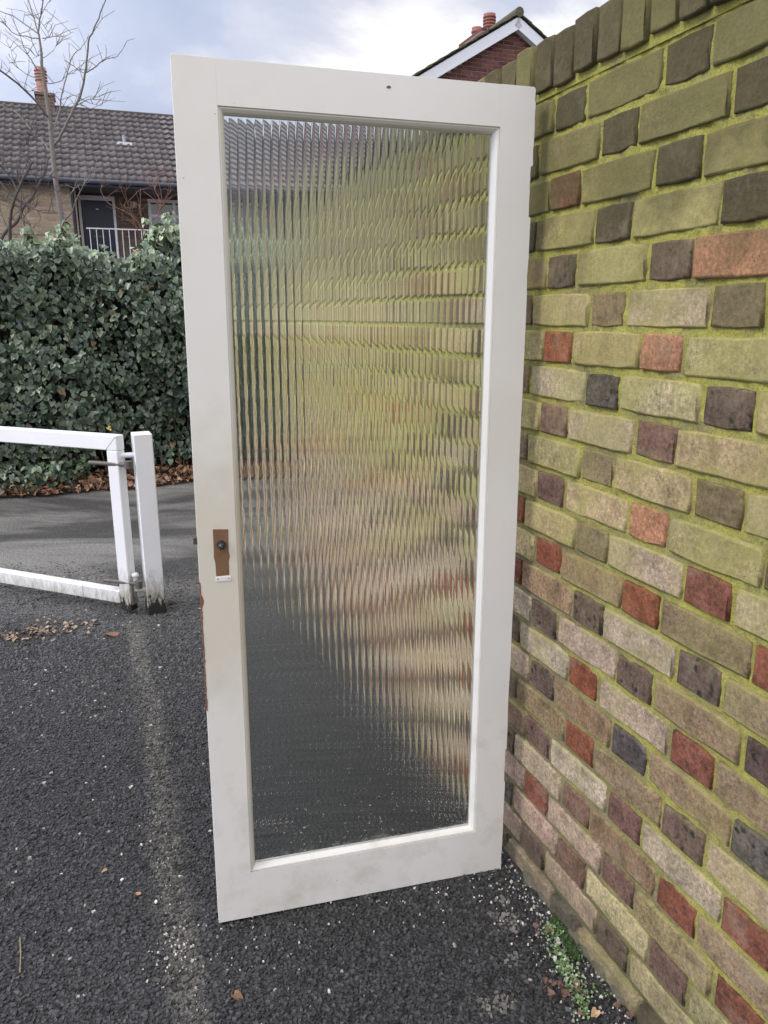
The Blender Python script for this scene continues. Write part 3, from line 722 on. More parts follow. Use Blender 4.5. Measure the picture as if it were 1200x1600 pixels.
# dark tangled inside: lumpy mass set back from the leaves
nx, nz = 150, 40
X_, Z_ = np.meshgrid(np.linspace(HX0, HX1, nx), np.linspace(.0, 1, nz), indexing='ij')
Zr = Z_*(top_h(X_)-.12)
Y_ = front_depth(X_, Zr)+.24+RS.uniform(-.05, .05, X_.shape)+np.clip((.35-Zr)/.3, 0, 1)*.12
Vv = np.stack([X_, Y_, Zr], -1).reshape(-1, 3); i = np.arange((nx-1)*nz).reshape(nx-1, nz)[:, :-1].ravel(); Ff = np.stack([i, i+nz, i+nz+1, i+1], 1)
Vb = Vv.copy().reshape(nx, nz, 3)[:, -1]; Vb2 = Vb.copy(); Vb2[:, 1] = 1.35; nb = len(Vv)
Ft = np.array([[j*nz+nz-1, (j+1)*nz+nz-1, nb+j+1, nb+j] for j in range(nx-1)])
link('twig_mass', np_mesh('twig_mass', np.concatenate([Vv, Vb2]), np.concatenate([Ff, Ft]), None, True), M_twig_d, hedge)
stems.build('shoots', simple('shoot_bark', (.16, .12, .07), .8, .3, 60), hedge)['kind'] = 'stuff'
# visible woody stems in the gaps
sb = MB()
for q in range(26):
    x_ = random.uniform(-2, 2.5); y_ = random.uniform(.10, .20); pts = [(x_+.12*math.sin(t_*3+q), front_depth(np.array([x_]), np.array([t_*2]))[0]+y_, .02+t_*1.9) for t_ in [j/7 for j in range(8)]]
    sb.tube(pts, .006, 5)
o = sb.build('stems', simple('ivy_stem', (.10, .07, .045), .85, .3, 40), hedge); o['kind'] = 'stuff'

# stump in the gap at the hedge foot
st = on_plane(82, 722, HB+.16); m = MB(); m.tube([(st.x, st.y, -.02), (st.x, st.y, .18), (st.x+.01, st.y, .40)], [.12, .10, .09], 12)
m.build('tree_stump', simple('dark_bark', (.035, .032, .022), .95, .4, 20, bstr=.8, bdist=.02), label='dark stump in the gap at the foot of the ivy hedge', cat='stump')

# leaf litter strip
soil = MB(); pts = []
for i in range(81):
    x_ = HX0+(HX1-HX0)*i/80; e_ = -.34+.05*math.sin(x_*3.1)+.04*math.sin(x_*7.7)+.02*random.random()
    if x_ < -.6: e_ -= .12*min(1, (-.6-x_))
    if x_ > .5: e_ += .08*min(1, (x_-.5))
    pts.append((x_, e_))
vs = []
for x_, e_ in pts:
    for (y_, z_) in ((e_, .003), (e_+.12, .022), (.3, .05), (1.2, .06)): vs.append(NX*(x_+.5)+DX*(HB+y_)+Vector((0, 0, z_)))
soil.add(vs, [(i*4+j, i*4+4+j, i*4+5+j, i*4+1+j) for i in range(80) for j in range(3)], True)
soil.build('soil_strip', simple('soil', (.035, .024, .016), .95, .5, 30, bstr=.9, bdist=.01), kind='structure')
M_litter = tinted('dead_leaf', .75, var=.3, scale=120, bstr=.3, bdist=.002)
nl = 3000; x_ = RS.uniform(HX0, HX1, nl); e_ = np.interp(x_, [p[0] for p in pts], [p[1] for p in pts]); y_ = e_-.05+np.abs(RS.normal(0, .3, nl))
z_ = .012+np.clip((y_-e_)*.12, 0, .04)+RS.rand(nl)*.045
pp = np.array(NX)[None]*(x_+.5)[:, None]+np.array(DX)[None]*(HB+y_)[:, None]+np.stack([0*z_, 0*z_, z_], 1)
nn_ = np.stack([RS.normal(0, .6, nl), RS.normal(-.2, .6, nl), np.ones(nl)], 1)
lc = np.array([(.21, .11, .06), (.30, .18, .11), (.13, .065, .035), (.40, .28, .19), (.09, .05, .03)])[RS.choice(5, nl, p=[.3, .22, .23, .1, .15])]*RS.uniform(.7, 1.25, (nl, 1))
o = link('leaf_litter', leaves_mesh('leaf_litter', pp, nn_, RS.uniform(.025, .06, nl), lc, spin=RS.normal(0, 1, (nl, 3)), edgegain=1.0, curl=2.0), M_litter)
setp(o, label='brown fallen leaves heaped along the foot of the ivy hedge', cat='leaf litter', kind='stuff')

# single fallen leaves and litter on the tarmac
lm = {}
def one_leaf(px, py, size, colr, name, label, cat, group=None, curl=1.2, rz=None, z=.006):
    key = round(curl, 1)
    if key not in lm:
        me = np_mesh(name, (LEAFV-np.array([0, .4, 0]))*np.array([.75, 1, curl]), LEAFF, None, True); me.materials.append(tinted('single_leaf%s' % key, .7, attr=False, var=.3)); lm[key] = me
    o = bpy.data.objects.new(name, lm[key]); C.objects.link(o); p = on_ground(px, py); o.location = (p.x, p.y, z); o.scale = (size,)*3
    o.rotation_euler = (random.uniform(-.2, .2), random.uniform(-.2, .2), random.uniform(0, 6.28) if rz is None else rz); o.color = (*colr, 1)
    return setp(o, label=label, cat=cat, group=group)
one_leaf(259, 748, .14, (.62, .58, .52), 'fallen_leaf', 'pale upturned leaf on the tarmac between post and door', 'leaf', curl=.5, rz=1.4, z=.012)
one_leaf(174, 994, .065, (.17, .095, .055), 'fallen_leaf', 'small rust brown leaf on tarmac just in front of the gate foot', 'leaf')
one_leaf(372, 1562, .030, (.18, .10, .06), 'fallen_leaf', 'small reddish brown leaf on tarmac nearest the bottom edge', 'leaf')
one_leaf(164, 1363, .016, (.40, .24, .12), 'fallen_leaf', 'tiny orange leaf scrap, leftmost on the near dark tarmac', 'leaf')
one_leaf(214, 1400, .022, (.32, .18, .10), 'fallen_leaf', 'tiny orange leaf scrap below and right of another one', 'leaf')
one_leaf(929, 1588, .026, (.48, .31, .18), 'fallen_leaf', 'tan leaf at the wall foot beside the little weeds', 'leaf', curl=.9)
one_leaf(268, 944, .05, (.03, .02, .015), 'fallen_leaf', 'blackened leaf on tarmac right of the gate post foot', 'leaf')
nl = 150; base = np.array([on_ground(*q) for q in ((10, 1000), (50, 993), (85, 985), (110, 974), (70, 990))])
pp = base[RS.choice(5, nl)]+RS.normal(0, 1, (nl, 3))*np.array([.085, .022, 0]); pp[:, 2] = .006+RS.rand(nl)*.01
o = link('leaf_drift', leaves_mesh('leaf_drift', pp, np.stack([RS.normal(0, .4, nl), RS.normal(0, .4, nl), np.ones(nl)], 1), RS.uniform(.010, .026, nl), np.array([(.30, .225, .16)])*RS.uniform(.5, 1.25, (nl, 1)), spin=RS.normal(0, 1, (nl, 3)), edgegain=1.0), M_litter)
setp(o, label='thin drift of crushed tan leaves on tarmac below the gate', cat='leaf litter', kind='stuff')
# brown leaves caught at the wall foot
nl = 26; q = [on_ground(872, 1545), on_ground(885, 1560), on_ground(965, 1592), on_ground(838, 1462)]
pp = np.array(q)[RS.choice(4, nl)]+RS.normal(0, 1, (nl, 3))*np.array([.018, .018, 0]); pp[:, 2] = .012+RS.rand(nl)*.008
o = link('dead_leaves', leaves_mesh('dead_leaves', pp, np.stack([RS.normal(0, .5, nl), RS.normal(-.3, .5, nl), np.ones(nl)], 1), RS.uniform(.008, .019, nl), np.array([(.10, .055, .040)])*RS.uniform(.6, 1.5, (nl, 1)), spin=RS.normal(0, 1, (nl, 3)), edgegain=1.0, curl=1.6), M_litter)
setp(o, label='dark red brown dead leaves caught among weeds near the wall', cat='leaf litter', kind='stuff')
tw = MB(); a = on_ground(32, 1470); b_ = on_ground(32, 1524); tw.tube([(a.x, a.y, .009), ((a.x+b_.x)/2+.002, (a.y+b_.y)/2, .011), (b_.x, b_.y, .008)], .0013, 5)
tw.build('twig', simple('straw', (.30, .22, .12), .8, .2, 60), label='thin straw coloured stalk lying on tarmac at lower left', cat='twig')

# ================================================================== STONE CHIPPINGS
def chips(n_pos, size, colr, hscale, rs, sink=.35):
    n = len(n_pos)
    ang = rs.rand(n)*6.283; base = np.array([(-1, -1), (1, -1), (1, 1), (-1, 1)])*.5
    st_ = rs.uniform(.65, 1.25, (n, 2)); st_[:, 1] *= .8
    bq = base[None]*st_[:, None]+rs.uniform(-.16, .16, (n, 4, 2)); tq = bq*rs.uniform(.5, .8, (n, 1, 1))+rs.uniform(-.06, .06, (n, 1, 2))
    c_, s_ = np.cos(ang)[:, None], np.sin(ang)[:, None]
    def rot(q): return np.stack([q[..., 0]*c_-q[..., 1]*s_, q[..., 0]*s_+q[..., 1]*c_], -1)
    bq = rot(bq)*size[:, None, None]; tq = rot(tq)*size[:, None, None]; h = size[:, None]*hscale*rs.uniform(.6, 1.2, (n, 1))*(1+rs.uniform(-.45, .45, (n, 4)))
    Vb = np.concatenate([bq+n_pos[:, None, :2], (n_pos[:, 2:3]-size[:, None]*sink*.5+np.zeros((n, 4)))[..., None]], -1)
    Vt = np.concatenate([tq+n_pos[:, None, :2], (n_pos[:, 2:3]+h)[..., None]], -1)
    V = np.concatenate([Vb, Vt], 1).reshape(-1, 3)
    f = np.array([(4, 5, 6, 7), (0, 1, 5, 4), (1, 2, 6, 5), (2, 3, 7, 6), (3, 0, 4, 7)])
    F = (f[None]+np.arange(n)[:, None, None]*8).reshape(-1, 4)
    return V, F, np.repeat(colr, 8, 0)
def scatter(y0, y1, sp, wl, wr):
    ys = np.arange(y0, y1, sp*.87); out = []
    for i, y in enumerate(ys):
        xs = np.arange(-wl(y), wr(y), sp)+(sp/2 if i % 2 else 0)
        out.append(np.stack([xs, np.full(len(xs), y)], 1))
    p = np.concatenate(out); p += RS.uniform(-.42, .42, p.shape)*sp; return p
pa = scatter(1.12, 2.9, .0100, lambda y: .64*y+.10, lambda y: .46*y+.05)
pb = scatter(2.9, 4.6, .0128, lambda y: .64*y+.10, lambda y: .30*y)
pa = pa[(pa@np.array([NX.x, NX.y])) < DWALL-.02]; pb = pb[(pb@np.array([NX.x, NX.y])) < DWALL-.02]
pall = np.concatenate([pa, pb]); szs = np.concatenate([RS.uniform(.007, .0148, len(pa)), RS.uniform(.009, .0155, len(pb))])
# leave gaps where the binder shows
pn = np.concatenate([pall, np.zeros((len(pall), 1))], 1); keep = RS.rand(len(pall)) < .95-np.clip((pall[:, 1]-3.2)/1.3, 0, 1)
pn = pn[keep]; szs = szs[keep]
g_ = RS.uniform(.010, .056, (len(pn), 1))*(1+1.9*np.clip((pn[:, 1:2]-2.2)/1.9, 0, 1)); tone = RS.rand(len(pn))
cc = g_*np.array([[1.01, 1.0, .99]])
# worn band
a_ = on_ground(215, 985); b_ = on_ground(300, 1600); dr = (b_-a_).normalized(); nb_ = np.array([-dr.y, dr.x]); off = pn[:, :2]@nb_-(a_.x*nb_[0]+a_.y*nb_[1])
off = off+.018*np.sin(pn[:, 1]*4.2)+.01*np.sin(pn[:, 1]*11)
inb = (np.abs(off) < .034*RS.uniform(.5, 1.3, len(pn))) & (pn[:, 1] < 3.4)
mixk = RS.rand(len(pn)); cc[inb] = np.where(mixk[inb, None] < .5, cc[inb]*1.6+np.array([.012, .010, .004]), cc[inb]*1.15)
wl_ = RS.rand(len(pn)) < .004; cc[wl_] = np.array([.5, .46, .40])*RS.uniform(.5, 1.1, (wl_.sum(), 1))
pn[:, 2] = -.001
for px_, py_, r_ in ((790, 1440, .05), (785, 1405, .03), (800, 1500, .03), (775, 1570, .05)):
    q_ = on_ground(px_, py_); dd_ = np.hypot(pn[:, 0]-q_.x, (pn[:, 1]-q_.y)*1.3); hit = (dd_ < r_*RS.uniform(.3, 1.1, len(pn))); cc[hit] = np.array([.15, .14, .12])*RS.uniform(.6, 1.2, (hit.sum(), 1))
V, F, TC = chips(pn, szs, cc, .34, RS)
me = np_mesh('stone_chippings', V, F, TC); o = link('stone_chippings', me, M_chip)
setp(o, label='coarse dark stone chippings bedded in the near tarmac', cat='tarmac stones', kind='stuff')
# pale grit: along the worn band, at the wall foot and under the door
gp = []
nG = 330; t_ = RS.rand(nG); q = np.array([a_]*nG)*(1-t_[:, None])+np.array([b_]*nG)*t_[:, None]; q[:, :2] += RS.normal(0, .013, (nG, 1))*nb_-np.outer(.018*np.sin(q[:, 1]*4.2), nb_); gp.append(q)
nG = 1100; uu_ = RS.uniform(1.0, 2.6, nG); w_ = .02+np.abs(RS.normal(0, .065, nG)); gp.append(np.array(NX)[None]*(DWALL-w_)[:, None]+np.array(DX)[None]*uu_[:, None])
nG = 90; gp.append(np.array(on_ground(275, 1480))[None]+RS.normal(0, 1, (nG, 3))*np.array([.03, .05, 0]))
nG = 150; xx_ = RS.uniform(-.4, .55, nG); gp.append(np.stack([xx_, 1.45+.27*(xx_+.4)+RS.uniform(-.06, .22, nG), 0*xx_], 1))
nG = 260; yy_ = RS.uniform(1.2, 4.2, nG); gp.append(np.stack([RS.uniform(-.56, .4, nG)*yy_, yy_, 0*yy_], 1))
gp = np.concatenate(gp); gp[:, 2] = .0035
gs = np.abs(RS.normal(.0026, .0014, len(gp)))+.0010; gc = np.array([(.52, .49, .43)])*RS.uniform(.25, 1.3, (len(gp), 1)); gc[:330] *= .62; gs[:330] *= .8
V, F, TC = chips(gp, gs, np.clip(gc, 0, .85), .5, RS); o = link('pale_grit', np_mesh('pale_grit', V, F, TC), M_chip)
setp(o, label='fine pale grit and paint flakes strewn on the near tarmac', cat='grit', kind='stuff')
M_flake = simple('flake', (.75, .73, .70), .5, .06, 60)
for (px, py, s_, lab) in ((874, 1475, .0085, 'larger white paint flake in the weeds at the wall foot'), (867, 1502, .006, 'smaller white paint flake, lower of two by the weeds'), (191, 1378, .0042, 'round white pebble on the near tarmac left of the door'), (244, 1412, .0038, 'white pebble nearest the pale worn band, below the round one')):
    p_ = on_ground(px, py); m = MB(); n_ = 8; rr_ = [s_*random.uniform(.7, 1.2) for _ in range(n_)]
    top = [(rr_[i]*math.cos(i*6.283/n_)*1.3, rr_[i]*math.sin(i*6.283/n_)*.8, .0025+random.uniform(0, .001)) for i in range(n_)]
    m.add([(x*1.05, y*1.05, 0) for x, y, z in top]+top, [tuple(range(n_, 2*n_))]+[(i, (i+1) % n_, n_+(i+1) % n_, n_+i) for i in range(n_)])
    o = m.build('paint_flake' if 'flake' in lab else 'pebble', M_flake, label=lab, cat='flake' if 'flake' in lab else 'pebble'); o.location = (p_.x, p_.y, .005); o.rotation_euler = (0, 0, random.random()*6)
# weeds at the wall foot
nw = 560; key = np.array([on_ground(*q) for q in ((862, 1462), (872, 1490), (880, 1512), (895, 1540), (905, 1565), (912, 1582), (938, 1550))])
kk = RS.choice(7, nw, p=[.2, .1, .25, .18, .14, .09, .04]); pp = key[kk]+RS.normal(0, 1, (nw, 3))*np.array([.011, .014, 0]); pp[:, 2] = .006+RS.rand(nw)*.012
wc = np.array([(.09, .15, .045), (.17, .25, .10), (.28, .35, .20)])[RS.choice(3, nw, p=[.45, .35, .2])]*RS.uniform(.7, 1.2, (nw, 1))
o = link('weeds', leaves_mesh('weeds', pp, np.stack([RS.normal(0, .5, nw), RS.normal(-.2, .5, nw), np.ones(nw)], 1), RS.uniform(.0035, .0075, nw), wc, spin=RS.normal(0, 1, (nw, 3)), edgegain=1.1), M_leaf)
setp(o, label='low bright green weeds growing in tarmac at the wall foot', cat='weeds', kind='stuff')
nw = 500; t_ = RS.rand(nw); ka, kb = np.array(on_ground(866, 1440)), np.array(on_ground(903, 1502)); pp = ka*(1-t_[:, None])+kb*t_[:, None]+RS.normal(0, 1, (nw, 3))*np.array([.006, .008, 0]); pp[:, 2] = .004+RS.rand(nw)*.006
V, F, TC = chips(pp, RS.uniform(.003, .006, nw), np.array([(.035, .070, .018)])*RS.uniform(.6, 1.5, (nw, 1)), .8, RS); o = link('moss', np_mesh('moss', V, F, TC), M_chip)
setp(o, label='dark green moss strip between weeds and wall foot', cat='moss', kind='stuff')

# ================================================================== FAR HOUSE (left)
HD = 20.0; hrot = AZ
M_beige = tinted('beige_brick', .9, attr=False, var=.25, scale=40, bstr=.4, bdist=.004)
def brick_wall_mat(name, c1, c2, mo, w_=.225, h_=.075):
    m, nt, p, pos = new_mat(name); t = N(nt, 'ShaderNodeTexCoord')
    mpn = N(nt, 'ShaderNodeMapping'); nt.links.new(t.outputs['Object'], mpn.inputs[0]); mpn.inputs['Rotation'].default_value = (R(90), 0, 0)
    b = N(nt, 'ShaderNodeTexBrick'); nt.links.new(mpn.outputs[0], b.inputs['Vector']); b.inputs['Scale'].default_value = 1
    b.inputs['Color1'].default_value = (*c1, 1); b.inputs['Color2'].default_value = (*c2, 1); b.inputs['Mortar'].default_value = (*mo, 1)
    b.inputs['Brick Width'].default_value = w_; b.inputs['Row Height'].default_value = h_; b.inputs['Mortar Size'].default_value = .006
    nt.links.new(b.outputs['Color'], p.inputs['Base Color']); p.inputs['Roughness'].default_value = .9; return m
M_bw = brick_wall_mat('beige_wall', (.30, .24, .17), (.38, .31, .22), (.36, .33, .27))
M_bj = simple('pale_joint', (.36, .32, .26), .95, .15, 20)
house = empty('terrace_house', (0, 0, 0), hrot, label='long two storey beige brick house with brown tiled roof behind the hedge', cat='house')
def small_brick(L, H, d_=.03):
    m = MB(); m.box(-L/2, L/2, -d_, 0, -H/2, H/2, .004); return m
XL, XR = -5.2, 8.6
# walls: slab left of the recess, back wall of the recessed balcony
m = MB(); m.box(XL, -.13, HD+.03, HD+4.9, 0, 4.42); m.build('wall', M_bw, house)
m = MB(); m.box(-.13, XR, HD+.93, HD+4.9, 0, 4.42); m.build('wall', brick_wall_mat('beige_wall_shaded', (.13, .10, .075), (.18, .13, .10), (.16, .14, .12)), house)  # beige brick and joints darkened: porch shade is put into the colour
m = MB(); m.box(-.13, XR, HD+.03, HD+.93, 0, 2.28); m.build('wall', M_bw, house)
sb_full, sb_half = None, None
def inst_bricks(parent, x0, x1, z0, z1, yf_, mat, base, var, lim=[0], L=.225, Hh=.075, joint=.010, name='brick', dsp=.03, clip=None):
    me = small_brick(L-joint, Hh-joint, dsp).mesh(name); me.materials.append(mat)
    meh = small_brick(L/2-joint, Hh-joint, dsp).mesh(name); meh.materials.append(mat)
    r_ = 0; z = z0+Hh/2; cnt = 0; rg = random.Random(11)
    while z < z1:
        x = x0+(L/2 if r_ % 2 == 0 else 0)
        items = []
        if r_ % 2 == 1: items.append((x0+L/4, True)); x = x0+L
        while x+L/2 <= x1+.001: items.append((x, False)); x += L
        if x-L/2+L/2 <= x1+.001: items.append((x-L/4, True))
        for xc, hf in items:
            if clip and not clip(xc, z, L/2 if not hf else L/4, Hh/2): continue
            o = bpy.data.objects.new(name, meh if hf else me); C.objects.link(o); o.parent = parent
            o.location = (xc, yf_+rg.uniform(-.002, .002), z); o.rotation_euler = (0, 0, math.pi); f = rg.uniform(1-var, 1+var); o.color = (*(c*f*rg.uniform(.95, 1.05) for c in base), 1); cnt += 1
        z += Hh; r_ += 1
    return cnt
inst_bricks(house, -1.93, -.13, 3.24, 4.29, HD, M_beige, (.36, .28, .20), .16)
m = MB(); m.box(-1.93, -.131, HD+.006, HD+.0295, 3.24, 4.30); m.build('brick_joints', M_bj, house)
inst_bricks(house, .82, 1.495, 3.30, 4.29, HD+.90, M_beige, (.17, .125, .095), .2)  # recess bricks, with the same porch shade in their base colour
# recess side, floor, soffit
M_navy = simple('navy_paint', (.016, .024, .045), .4, .15, 10)
M_slab = simple('concrete', (.28, .27, .25), .9, .12, 12)
m = MB(); m.box(-.131, XR, HD-.05, HD+.93, 2.28, 2.42); m.build('balcony_slab', M_slab, house)
m = MB(); m.box(XL, XR, HD-.30, HD+.92, 4.30, 4.335); m.build('soffit', simple('soffit', (.10, .10, .11), .7), house)
m = MB(); m.box(XL, XR, HD-.325, HD-.30, 4.27, 4.43); m.build('fascia', M_navy, house)
m = MB(); m.tube([(XL, HD-.385, 4.375), (XR, HD-.385, 4.375)], .055, 10); m.build('gutter', simple('gutter_grey', (.075, .085, .11), .35, .1, 10), house)
# front door in frame
m = MB(); fx0, fx1, fz0, fz1 = -.10, .735, 2.42, 4.24; yy0, yy1 = HD+.855, HD+.935
m.box(fx0, fx0+.06, yy0, yy1, fz0, fz1); m.box(fx1-.06, fx1, yy0, yy1, fz0, fz1); m.box(fx0+.06, fx1-.06, yy0, yy1, fz1-.10, fz1)
m.build('door_frame', M_white, house)
m = MB(); m.box(fx0+.062, fx1-.062, HD+.89, HD+.93, fz0, fz1-.102, .004)
fd_ = m.build('front_door', simple('navy_door', (.010, .017, .042), .35, .15, 10), house)
m = MB(); m.box(.29, .35, HD+.882, HD+.8885, 3.93, 3.955); m.build('door_number_plate', M_whiteplate, fd_)
m = MB(); m.box(.18, .44, HD+.882, HD+.8885, 3.30, 3.34); m.build('letter_plate', M_brass, fd_)
# window
m = MB(); wx0, wx1, wz0, wz1 = 1.50, 2.75, 3.10, 4.22
for a__ in ((wx0, wx0+.07, wz0, wz1), (wx1-.07, wx1, wz0, wz1), (2.09, 2.16, wz0+.07, wz1-.07), (wx0+.07, wx1-.07, wz0, wz0+.07), (wx0+.07, wx1-.07, wz1-.07, wz1)): m.box(a__[0], a__[1], yy0, yy1, a__[2], a__[3])
m.box(wx0+.07, 2.09, yy0+.005, yy1, 3.80, 3.87); m.box(2.16, wx1-.07, yy0+.005, yy1, 3.80, 3.87)
win = m.build('window', M_white, house)
M_dglass = simple('dark_glass', (.02, .025, .04), .05, .1, 5, bstr=0, spec=.9); M_frost = simple('frosted_glass', (.36, .44, .44), .25, .08, 5, bstr=0)
for x0_, x1_ in ((wx0+.07, 2.09), (2.16, wx1-.07)):
    m = MB(); m.box(x0_, x1_, HD+.90, HD+.915, wz0+.07, 3.80); m.build('pane', M_frost, win)
    m = MB(); m.box(x0_, x1_, HD+.90, HD+.915, 3.87, wz1-.07); m.build('pane', M_dglass, win)
m = MB(); m.box(1.08, 1.24, HD+.85, HD+.892, 4.0, 4.16, .01); m.build('wall_lamp', simple('lamp_shade', (.40, .36, .28), .5), house)
m = MB(); m.tube([(-.20, HD-.02, 0), (-.20, HD-.02, 4.3)], .035, 8); m.build('drainpipe', M_navy, house)
# railing
rail = empty('balcony_railing', (0, 0, 0), hrot, label='white steel balcony railing in front of the navy front door', cat='railing')
m = MB(); m.box(0.03, 1.42, HD-.04, HD-.005, 3.40, 3.425); m.build('handrail', M_white, rail)
m = MB(); m.box(0.03, 1.42, HD-.035, HD-.01, 2.50, 2.52); m.build('bottom_bar', M_white, rail)
bm_ = MB(); bm_.box(-.008, .008, -.008, .008, 2.42, 3.40); bme = bm_.mesh('baluster'); bme.materials.append(M_white)
for i in range(10):
    o = bpy.data.objects.new('baluster', bme); C.objects.link(o); o.parent = rail; o.location = (.10+.143*i, HD-.0225, 0)
# roof: tiles
rx0, rx1 = XL-.2, XR+.2; ez0, ey0 = 4.40, HD-.37; rz1, ry1 = 6.60, HD+3.1
sl = math.hypot(rz1-ez0, ry1-ey0); ang = math.atan2(rz1-ez0, ry1-ey0)
roof = empty('roof', (0, 0, 0), 0); roof.parent = house
M_tile = tinted('roof_tile', .85, attr=False, var=.35, scale=14, bstr=.4, bdist=.01, spec=.25)
M_tile_a = tinted('roof_tile_mass', .85, var=.35, scale=14, bstr=.4, bdist=.01, spec=.25)
M_deck = simple('roof_deck', (.02, .018, .016), .95)
m = MB()
m.add([(rx0, ey0+.03, ez0-.02), (rx1, ey0+.03, ez0-.02), (rx1, ry1, rz1-.03), (rx0, ry1, rz1-.03), (rx1, 2*ry1-ey0, ez0-.02), (rx0, 2*ry1-ey0, ez0-.02)], [(0, 1, 2, 3), (3, 2, 4, 5)])
m.add([(XL, HD+.04, 4.4), (XL, 2*ry1-HD, 4.4), (XL, ry1, rz1-.1)], [(0, 1, 2)]); m.add([(XR, HD+.04, 4.4), (XR, 2*ry1-HD, 4.4), (XR, ry1, rz1-.1)], [(0, 2, 1)])
m.build('roof_deck', M_deck, roof)
TWd, TG = .174, sl/13.0
pr = [(0, .006), (.25, .0), (.45, .003), (.62, .020), (.80, .030), (1.0, .020), (1.04, .006)]
tv = [];
for (yy, lift) in ((0, .060), (TG*1.16, .0)):
    tv += [((a_-.5)*TWd, yy, b__+lift) for a_, b__ in pr]
tv += [((a_-.5)*TWd, 0, b__+.060-.058) for a_, b__ in pr]
n_ = len(pr); tf = [(i, i+1, n_+i+1, n_+i) for i in range(n_-1)]+[(2*n_+i, 2*n_+i+1, i+1, i) for i in range(n_-1)]
tm = MB(); tm.add(tv, tf, True); tme = tm.mesh('tile'); tme.materials.append(M_tile)
ncol = int((rx1-rx0)/TWd); cnt = 0; V = []; F = []; TC = []; rg = random.Random(4)
Rx = Matrix.Rotation(ang, 4, 'X')
for c_ in range(ncol):
    for r_ in range(13):
        x_ = rx0+TWd*(c_+.5); t_ = r_*TG; y_ = ey0+t_*math.cos(ang); z_ = ez0+t_*math.sin(ang)
        f = rg.uniform(.82, 1.18); col = (.130*f, .116*f, .116*f)
        if -2.0 < x_ < 2.30 and cnt < 299:
            o = bpy.data.objects.new('tile', tme); C.objects.link(o); o.parent = roof; o.location = (x_, y_, z_+rg.uniform(-.004, .004)); o.rotation_euler = (ang+rg.uniform(-.01, .01), 0, rg.uniform(-.01, .01)); o.color = (*col, 1); cnt += 1
        else:
            b = len(V); V += [tuple(Rx @ Vector(v)+Vector((x_, y_, z_))) for v in tv]; F += [tuple(q+b for q in f_) for f_ in tf]; TC += [col]*len(tv)
me = bpy.data.meshes.new('roof_tiles'); me.from_pydata(V, [], F); at = me.attributes.new('tint', 'FLOAT_COLOR', 'POINT'); at.data.foreach_set('color', [x for c in TC for x in (*c, 1)])
o = link('roof_tiles', me, M_tile_a, roof); o['kind'] = 'stuff'
m = MB(); m.tube([(rx0, ry1, rz1-.02), (rx1, ry1, rz1-.02)], .085, 10); m.build('ridge', simple('ridge_tile', (.06, .05, .045), .9), roof)
# roof vent
t_ = .50; vy, vz = ey0+sl*t_*math.cos(ang), ez0+sl*t_*math.sin(ang)
vx = float(on_plane(196, 243, vy).dot(NX))
M_lead = simple('lead', (.34, .35, .37), .6, .2, 30)
m = MB(); m.bbox(Vector((vx, vy-.10, vz+.01)), Vector((1, 0, 0)), Vector((0, math.cos(ang), math.sin(ang))), Vector((0, -math.sin(ang), math.cos(ang))), .36, .16, .03, .008)
m.tube([(vx, vy, vz), (vx, vy, vz+.22)], .045, 10); m.build('roof_vent', M_lead, house)
# chimney
M_cb = brick_wall_mat('chimney_brick', (.12, .075, .06), (.17, .105, .085), (.22, .20, .18))
ch = empty('chimney', (0, 0, 0), 0); ch.parent = house
cx0, cx1 = -.86, -.44
m = MB(); m.box(cx0, cx1, ry1-.3, ry1+.3, 6.3, 6.80); m.box(cx0-.03, cx1+.03, ry1-.33, ry1+.33, 6.80, 6.87, .01); m.build('stack', M_cb, ch)
M_clay = simple('terracotta', (.40, .22, .17), .8, .15, 20)
def pot(parent, c, r_, h_):
    m = MB(); pr_ = [(r_*1.08, 0), (r_*1.0, h_*.45)]
    for q in range(4):
        z0_ = h_*(.5+q*.115); pr_ += [(r_*1.0, z0_), (r_*1.22, z0_+.005), (r_*1.22, z0_+h_*.045), (r_*.95, z0_+h_*.05)]
    pr_ += [(r_*1.1, h_*.97), (r_*1.0, h_), (r_*.8, h_)]
    m.lathe(c, pr_, 18); m.build('chimney_pot', M_clay, parent)
pot(ch, (-.70, ry1-.05, 6.87), .125, .62)

# ================================================================== GABLE HOUSE (right, beyond the wall)
GD = 15.0; gx = 8.25; gzr = 7.07; tanr = .588
gh = empty('gable_house', (0, 0, 0), hrot, label='red brick gable end house with white bargeboards above the brick wall', cat='house')
M_rb = tinted('red_house_brick', .85, attr=False, var=.2, scale=40, bstr=.3, bdist=.003)
M_rw = brick_wall_mat('red_wall', (.12, .046, .036), (.16, .065, .05), (.36, .32, .29))
hwid = 3.6; gze = gzr-hwid*tanr
m = MB(); gp0 = gzr-.20
m.add([(gx-hwid, GD+.03, 0), (gx+hwid, GD+.03, 0), (gx+hwid, GD+.03, gp0-hwid*tanr), (gx, GD+.03, gp0), (gx-hwid, GD+.03, gp0-hwid*tanr)]+[(gx-hwid, GD+9, 0), (gx+hwid, GD+9, 0), (gx+hwid, GD+9, gp0-hwid*tanr), (gx, GD+9, gp0), (gx-hwid, GD+9, gp0-hwid*tanr)],
      [(0, 1, 2, 3, 4), (9, 8, 7, 6, 5), (0, 5, 6, 1), (1, 6, 7, 2), (4, 9, 5, 0)])
m.build('wall', M_rw, gh)
nbk = inst_bricks(gh, gx-2.02, gx+1.13, 5.22, 6.80, GD, M_rb, (.135, .055, .044), .32, clip=lambda x, z, hw, hh: z+hh < gp0+.09-(abs(x-gx)+hw)*tanr and z > 5.25 and (x > gx-2.1))
